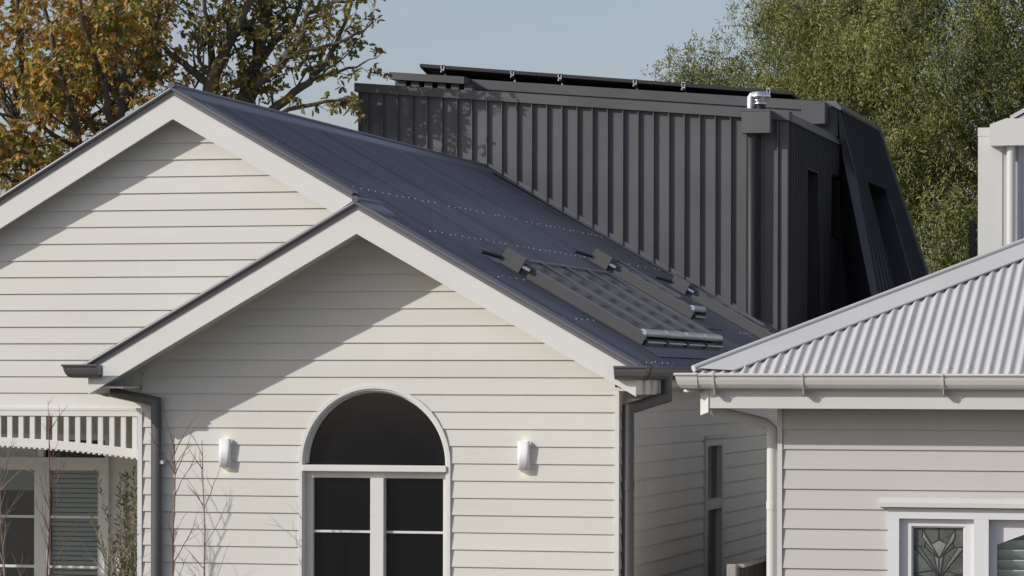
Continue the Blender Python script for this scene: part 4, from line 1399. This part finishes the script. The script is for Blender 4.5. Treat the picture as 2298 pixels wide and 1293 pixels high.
class Tree:
    def __init__(self):
        self.wood = MB()
        self.lp, self.ld = [], []

    def limb(self, pts, r0, r1, n=8):
        m = len(pts)
        self.wood.tube(pts, [r0 + (r1 - r0) * i / (m - 1) for i in range(m)], n)

    def grow(self, pts, r, lvl, kids, ln, spread, leafn, droop=0.0, start=0.2):
        """side branches off a polyline"""
        m = len(pts)
        for c in range(kids):
            t = start + (1 - start) * (c + random.random()) / kids
            f = t * (m - 1)
            i = min(int(f), m - 2)
            p = pts[i].lerp(pts[i + 1], f - i)
            ax_ = (pts[i + 1] - pts[i]).normalized()
            d = (ax_ * random.uniform(0.3, 0.9) + rand_dir() * spread + Vector((0, 0, 0.15 - droop))).normalized()
            L_ = ln * random.uniform(0.55, 1.2) * (1.1 - 0.4 * t)
            q = wander(p, d, L_, 5, 0.22, 0.03 - droop * 0.1)
            rr = max(0.0035, r * (1 - 0.6 * t) * 0.5)
            self.wood.tube(q, [rr * (1 - 0.75 * j / 5) for j in range(6)], 5 if lvl else 4, caps=False)
            if lvl > 0:
                self.grow(q, rr, lvl - 1, max(2, int(kids * 0.7)), ln * 0.5, spread, leafn, droop, 0.15)
            else:
                for j in range(leafn):
                    s = random.uniform(0.25, 1.0) * 5
                    ii = min(int(s), 4)
                    pp_ = q[ii].lerp(q[ii + 1], s - ii)
                    self.lp.append(pp_)
                    self.ld.append(((q[ii + 1] - q[ii]).normalized() * 0.5 + rand_dir() * 0.9 + Vector((0, 0, -0.35))))

    def finish(self, name, label, cat, base, wood_mat, leaf_mat_, size, outline=OAK_L, group=None, wood_name='trunk'):
        t = thing(name, base, label, cat, group)
        o = self.wood.build(wood_name, wood_mat, t, fix=False)
        pos = np.array([tuple(p) for p in self.lp])
        d = np.array([tuple(p) for p in self.ld])
        nrm = rng.normal(size=pos.shape) + np.array([0, -0.25, 0.5])
        sz = rng.uniform(size[0], size[1], len(pos))
        lo = leaves('crown', pos, d, nrm, sz, outline, leaf_mat_, t)
        lo['kind'] = 'stuff'
        return t


def px_limb(tree, pts, Y0, Y1, r0, r1, kids, ln, lvl, leafn, spread=0.8, start=0.15):
    n = len(pts)
    P_ = [at(a, b, Y0 + (Y1 - Y0) * i / (n - 1)) for i, (a, b) in enumerate(pts)]
    Q = []
    for i in range(n - 1):
        for s in range(3):
            q = P_[i].lerp(P_[i + 1], s / 3)
            if i or s: q = q + rand_dir() * 0.02
            Q.append(q)
    Q.append(P_[-1])
    tree.limb(Q, r0, r1)
    tree.grow(Q, (r0 + r1) / 2, lvl, kids, ln, spread, leafn, 0.0, start)


random.seed(21)
oak = Tree()
OY = 10.3
B0 = at(500, 560, OY)
oak.limb([Vector((B0.x, OY, 0)), Vector((B0.x + 0.02, OY, 2.5)), B0], 0.30, 0.22, 12)
for pts, ya, yb, r0, r1, kids, ln in (
        ([(495, 560), (475, 330), (470, 215), (483, 165), (505, 112), (517, 86), (535, 56), (562, -10), (590, -90)], OY, OY - 0.4, 0.12, 0.035, 11, 0.85),
        ([(470, 230), (464, 187), (423, 153), (397, 131), (352, 90), (320, 20)], OY, OY + 0.5, 0.065, 0.02, 9, 0.7),
        ([(478, 170), (475, 112), (468, 75), (460, 30), (450, -60)], OY, OY - 0.7, 0.055, 0.02, 8, 0.7),
        ([(500, 560), (528, 300), (545, 232), (561, 176), (580, 131), (595, 75), (599, 22), (610, -80)], OY, OY + 0.3, 0.13, 0.035, 10, 0.8),
        ([(578, 138), (573, 97), (565, 64), (578, 5), (570, -60)], OY + 0.2, OY - 0.2, 0.05, 0.018, 7, 0.6),
        ([(588, 131), (617, 90), (659, 52), (676, 0), (700, -70)], OY + 0.2, OY + 0.6, 0.055, 0.018, 8, 0.65),
        ([(561, 196), (590, 178), (617, 161), (644, 123), (674, 90), (690, 30), (705, -30)], OY, OY - 0.4, 0.07, 0.018, 9, 0.7),
        ([(530, 360), (575, 290), (610, 251), (647, 217), (692, 183), (730, 146), (767, 75), (790, 5)], OY, OY + 0.3, 0.08, 0.016, 10, 0.7),
        ([(690, 184), (740, 165), (797, 150), (846, 130)], OY + 0.2, OY, 0.030, 0.006, 5, 0.35),
        ([(600, 262), (650, 245), (733, 225), (795, 221), (770, 260)], OY, OY + 0.2, 0.035, 0.007, 6, 0.42),
        ([(640, 130), (700, 110), (760, 95), (820, 70), (838, 40)], OY - 0.3, OY - 0.2, 0.03, 0.008, 7, 0.5),
        ([(690, 30), (740, 10), (790, 0), (815, -20)], OY - 0.3, OY - 0.2, 0.03, 0.008, 6, 0.5),
):
    px_limb(oak, pts, ya, yb, r0, r1, max(3, int(kids * 0.85)), ln, 2, 4)
# limbs above the picture that shade the dark extension
for k in range(3):
    p = at(300 + k * 75, -40, OY - 0.8 + 0.3 * (k % 3))
    q = wander(p, Vector((random.uniform(-0.4, 0.6), random.uniform(-0.6, 0.2), 1)), 1.6, 6, 0.15)
    oak.limb(q, 0.04, 0.015)
    oak.grow(q, 0.03, 1, 8, 0.8, 0.8, 5)
oak.finish('oak_tree', 'sparse oak with olive brown leaves and bare limbs behind the main ridge', 'tree', (B0.x, OY, 0), M['barko'], M['oak_leaf2'], (0.07, 0.115), group='oak trees behind the house')

random.seed(33)
oak2 = Tree()
OY2 = 10.0
B1 = at(230, 620, OY2)
oak2.limb([Vector((B1.x, OY2, 0)), Vector((B1.x, OY2, 2.5)), B1], 0.34, 0.26, 12)
for pts, ya, yb, r0, r1, kids, ln in (
        ([(235, 600), (262, 330), (270, 258), (277, 210), (275, 150), (262, 94), (258, 0), (250, -90)], OY2, OY2 - 0.2, 0.13, 0.04, 13, 1.0),
        ([(268, 290), (245, 262), (238, 200), (215, 130), (190, 60), (170, -50)], OY2, OY2 - 0.9, 0.08, 0.025, 12, 0.95),
        ([(273, 250), (292, 232), (310, 190), (335, 130), (350, 60), (370, -30)], OY2, OY2 + 0.8, 0.07, 0.02, 12, 0.85),
        ([(225, 600), (180, 420), (175, 300), (150, 220), (120, 120), (100, 20), (90, -70)], OY2, OY2 - 0.6, 0.10, 0.03, 13, 1.0),
        ([(215, 600), (90, 430), (38, 300), (35, 240), (50, 130), (40, 20), (20, -80)], OY2, OY2 + 0.4, 0.11, 0.03, 13, 1.0),
        ([(178, 330), (120, 300), (70, 270), (10, 260), (-60, 240)], OY2, OY2 - 1.0, 0.05, 0.02, 11, 0.9),
        ([(90, 440), (40, 410), (0, 390), (-60, 360)], OY2, OY2 - 0.8, 0.05, 0.02, 10, 0.8),
        ([(205, 480), (160, 420), (110, 370), (50, 340)], OY2, OY2 - 0.9, 0.05, 0.02, 10, 0.75),
        ([(178, 300), (215, 260), (330, 190), (400, 150)], OY2 + 0.5, OY2 + 1.5, 0.05, 0.015, 10, 0.7),
        ([(38, 300), (-10, 200), (-30, 100), (-60, 0)], OY2, OY2 + 0.6, 0.06, 0.02, 12, 1.0),
        ([(120, 200), (180, 160), (230, 90), (300, 20)], OY2 + 0.6, OY2 + 1.6, 0.06, 0.02, 12, 0.9),
        ([(60, 330), (110, 250), (160, 190), (200, 120)], OY2 + 0.9, OY2 + 1.8, 0.06, 0.02, 12, 0.9),
):
    px_limb(oak2, pts, ya, yb, r0 * 0.7, r1 * 0.7, max(4, int(kids * 0.80)), ln, 2, 5, 0.95, 0.1)
oak2.finish('oak_tree', 'dense oak with orange, brown and green autumn leaves at far left', 'tree', (B1.x, OY2, 0), M['barko'], M['oak_leaf'], (0.07, 0.115), group='oak trees behind the house')


def weeping_tree(name, label, base, lobes, n_clump, seed, mat, strands=52, per=9):
    r_ = np.random.default_rng(seed)
    random.seed(seed)
    t = thing(name, base, label, 'tree', 'willow-leaved trees behind the extension')
    wood = MB()
    top = Vector((base[0] + 0.3, base[1], base[2] + 5.0))
    wood.tube(wander(Vector(base), Vector((0.05, 0, 1)), 5.0, 6, 0.05), [0.42, 0.38, 0.35, 0.32, 0.30, 0.28, 0.26], 10)
    pos, dr, nr = [], [], []
    tot = sum(a[3] * a[4] * a[5] for a in lobes)
    for (cx, cy, cz, rx, ry, rz) in lobes:
        c = Vector((cx, cy, cz))
        for k in range(5):
            e = c + Vector((random.uniform(-.6, .6) * rx, random.uniform(-.6, .6) * ry, random.uniform(-.3, .7) * rz))
            m_ = top.lerp(e, 0.5) + rand_dir() * 0.4
            pl_ = [top, top.lerp(m_, 0.5) + rand_dir() * 0.15, m_, m_.lerp(e, 0.5) + rand_dir() * 0.15, e]
            wood.tube(pl_, [0.13, 0.10, 0.075, 0.05, 0.025], 6)
        area = (rx * ry * rz) ** (2 / 3)
        nc = int(n_clump * area)
        v = unit(r_.normal(size=(nc, 3)))
        rad = r_.uniform(0.78, 1.02, nc)
        cen = np.array([cx, cy, cz]) + v * np.array([rx, ry, rz]) * rad[:, None]
        for i in range(nc):               # one rounded puff of hanging sprays
            pr = r_.uniform(0.42, 1.0)
            ax3 = unit(v[i] + np.array([-0.1, -0.15, 0.35]))
            ns = int(strands * (pr / 0.45) ** 2)
            sd_ = unit(r_.normal(size=(ns, 3)) + ax3 * 0.9)
            for s in range(ns):
                p = cen[i] + sd_[s] * pr * r_.uniform(0.25, 1.0)
                L_ = r_.uniform(0.18, 0.50)
                tt = np.linspace(0.0, 1, per)
                d = unit(sd_[s] + r_.normal(size=3) * 0.5)
                q = p + d * (L_ * 0.5 * tt)[:, None] + np.array([0, 0, -1.0]) * (L_ * 0.65 * tt ** 2)[:, None]
                pos.append(q + r_.normal(size=q.shape) * 0.03)
                dr.append(d * 0.5 + np.array([0, 0, -0.8]) * tt[:, None] + r_.normal(size=q.shape) * 0.65)
                nr.append(np.tile(sd_[s] + ax3 * 0.6, (per, 1)) + r_.normal(size=q.shape) * 0.55)
                if s % 9 == 0:
                    wood.tube([tuple(cen[i]), tuple(cen[i] * 0.4 + p * 0.6 + r_.normal(size=3) * 0.03), tuple(p), tuple(q[-1])], [0.008, 0.006, 0.004, 0.002], 3, caps=False)
    for (cx, cy, cz, rx, ry, rz) in lobes:        # leaves deep inside the crown
        m_ = int(2600 * rx * ry * rz / 3)
        v = unit(r_.normal(size=(m_, 3))) * (r_.uniform(0, 1, m_) ** 0.4 * 0.72)[:, None]
        pos.append(np.array([cx, cy, cz]) + v * np.array([rx, ry, rz]))
        dr.append(r_.normal(size=(m_, 3)) + np.array([0, 0, -0.8]))
        nr.append(r_.normal(size=(m_, 3)))
    pos = np.concatenate(pos); dr = np.concatenate(dr)
    wood.build('trunk', M['barkp'], t, fix=False)
    nrm = np.concatenate(nr)
    lo = leaves('crown', pos, dr, nrm, r_.uniform(0.05, 0.09, len(pos)), np.array([(0, 0), (0.35, 0.125), (0.7, 0.10), (1.0, 0)]), mat, t, fold=0.3, curl=0.25)
    lo['kind'] = 'stuff'
    return t


weeping_tree('willow_leaved_tree', 'large drooping green tree filling the sky behind the dark extension', (1.2, 26.5, 0),
             [(0.9, 26.0, 8.6, 3.4, 2.6, 3.6), (-1.7, 26.2, 7.6, 1.9, 1.7, 2.2), (3.8, 25.0, 7.0, 2.6, 2.2, 3.6), (-0.2, 25.0, 5.2, 1.9, 1.5, 2.3), (1.8, 24.6, 5.0, 2.0, 1.4, 2.4), (3.0, 26.0, 9.6, 2.8, 2.2, 2.8), (0.9, 27.5, 7.5, 2.9, 1.6, 3.2), (-0.6, 26.0, 3.6, 1.8, 1.3, 2.0)],
             8, 5, M['pep_leaf'])
weeping_tree('willow_leaved_tree', 'smaller drooping green tree behind the solar panels, left of the large one', (-2.9, 29.5, 0),
             [(-2.9, 29.0, 8.0, 1.5, 1.3, 1.7), (-4.2, 28.6, 7.75, 1.0, 0.8, 0.75), (-4.95, 28.4, 7.95, 0.55, 0.5, 0.4), (-2.6, 28.6, 9.4, 1.0, 0.9, 0.8)],
             15, 8, M['pep_leaf'])

# ------------------------------------------------------------------ olive shrub in the porch
random.seed(4)
ol = thing('olive_shrub', (-4.75, 0.95, 0.0), 'leafy olive shrub with narrow green leaves beside the porch post', 'shrub')
ow = MB(); op, od = [], []
for k in range(46):
    p = Vector((-4.72 + random.gauss(0, 0.06), 0.95 + random.gauss(0, 0.1), 0.3))
    hgt = random.uniform(0.9, 2.2) if k > 6 else random.uniform(1.9, 2.35)
    sx = random.gauss(-0.06, 0.10)
    q = wander(p, Vector((sx, random.gauss(0, 0.1), 1)), hgt, 9, 0.045)
    q = [v for v in q if -5.0 < v.x < -4.42]
    if len(q) < 3: continue
    ow.tube(q, [0.006 - 0.004 * i / (len(q) - 1) for i in range(len(q))], 4, caps=False)
    for i in range(2, len(q) - 1):
        for s in range(14):
            pp_ = q[i].lerp(q[i + 1], random.random())
            op.append(pp_)
            od.append(Vector((random.gauss(-0.15, 0.7), random.gauss(0, 0.7), 0.75)))
ow.build('stems', M['twiggrey'], ol, fix=False)
lo = leaves('foliage', np.array([tuple(p) for p in op]), np.array([tuple(p) for p in od]), rng.normal(size=(len(op), 3)) + np.array([0, -0.4, 0.3]),
            rng.uniform(0.045, 0.075, len(op)), np.array([(0, 0), (0.3, 0.085), (0.7, 0.085), (1.0, 0)]), M['olive_leaf'], ol)
lo['kind'] = 'stuff'


# ------------------------------------------------------------------ bare saplings in front
def sapling(label, base, height, lean, seed, matname, n_br, dens=1.0):
    random.seed(seed)
    t = thing('bare_sapling', base, label, 'sapling', 'bare saplings in the front garden')
    st = wander(Vector(base), Vector(lean), height, 14, 0.035, 0.02)
    MB().tube(st, [0.013 * (1 - 0.85 * i / 14) + 0.0012 for i in range(15)], 6).build('stem', M[matname], t, fix=False)
    tw = MB()
    for k in range(n_br):
        f = random.uniform(0.25, 0.97) * 14
        i = min(int(f), 13)
        p = st[i].lerp(st[i + 1], f - i)
        a = random.uniform(0, 2 * math.pi)
        d = Vector((math.cos(a) * 0.6, math.sin(a) * 0.6, random.uniform(0.7, 1.3)))
        L_ = random.uniform(0.35, 0.85) * (1.15 - 0.7 * f / 14)
        q = wander(p, d, L_, 6, 0.10, 0.03)
        tw.tube(q, [0.0048 * (1 - 0.75 * j / 6) for j in range(7)], 4, caps=False)
        for m_ in range(int(random.choice((1, 2, 2, 3)) * dens)):
            g_ = random.uniform(0.2, 0.9) * 6
            j = min(int(g_), 5)
            p2 = q[j].lerp(q[j + 1], g_ - j)
            d2 = (q[j + 1] - q[j]).normalized() + rand_dir() * 0.75
            q2 = wander(p2, d2, L_ * random.uniform(0.25, 0.5), 4, 0.12, 0.02)
            tw.tube(q2, [0.0028 * (1 - 0.7 * s / 4) for s in range(5)], 3, caps=False)
    tw.build('twigs', M[matname], t, fix=False)


sapling('tall red stemmed bare sapling in front of the porch door', (-5.03, -0.9, 0), 2.95, (0.0, 0, 1), 3, 'twigred', 26)
sapling('thin pale bare sapling at the bottom left edge', (-5.42, -0.7, 0), 2.55, (0.06, 0, 1), 9, 'twiggrey', 22)
sapling('bare red sapling close to the grey downpipe', (-3.74, -0.8, 0), 2.75, (-0.01, 0, 1), 14, 'twigred', 18)
sapling('pale bare sapling right of the grey downpipe', (-3.55, -0.6, 0), 2.7, (0.02, 0, 1), 18, 'twiggrey', 16)
sapling('short bare sapling between the porch door and the downpipe', (-4.55, -0.75, 0), 2.0, (0.02, 0, 1), 24, 'twiggrey', 14)
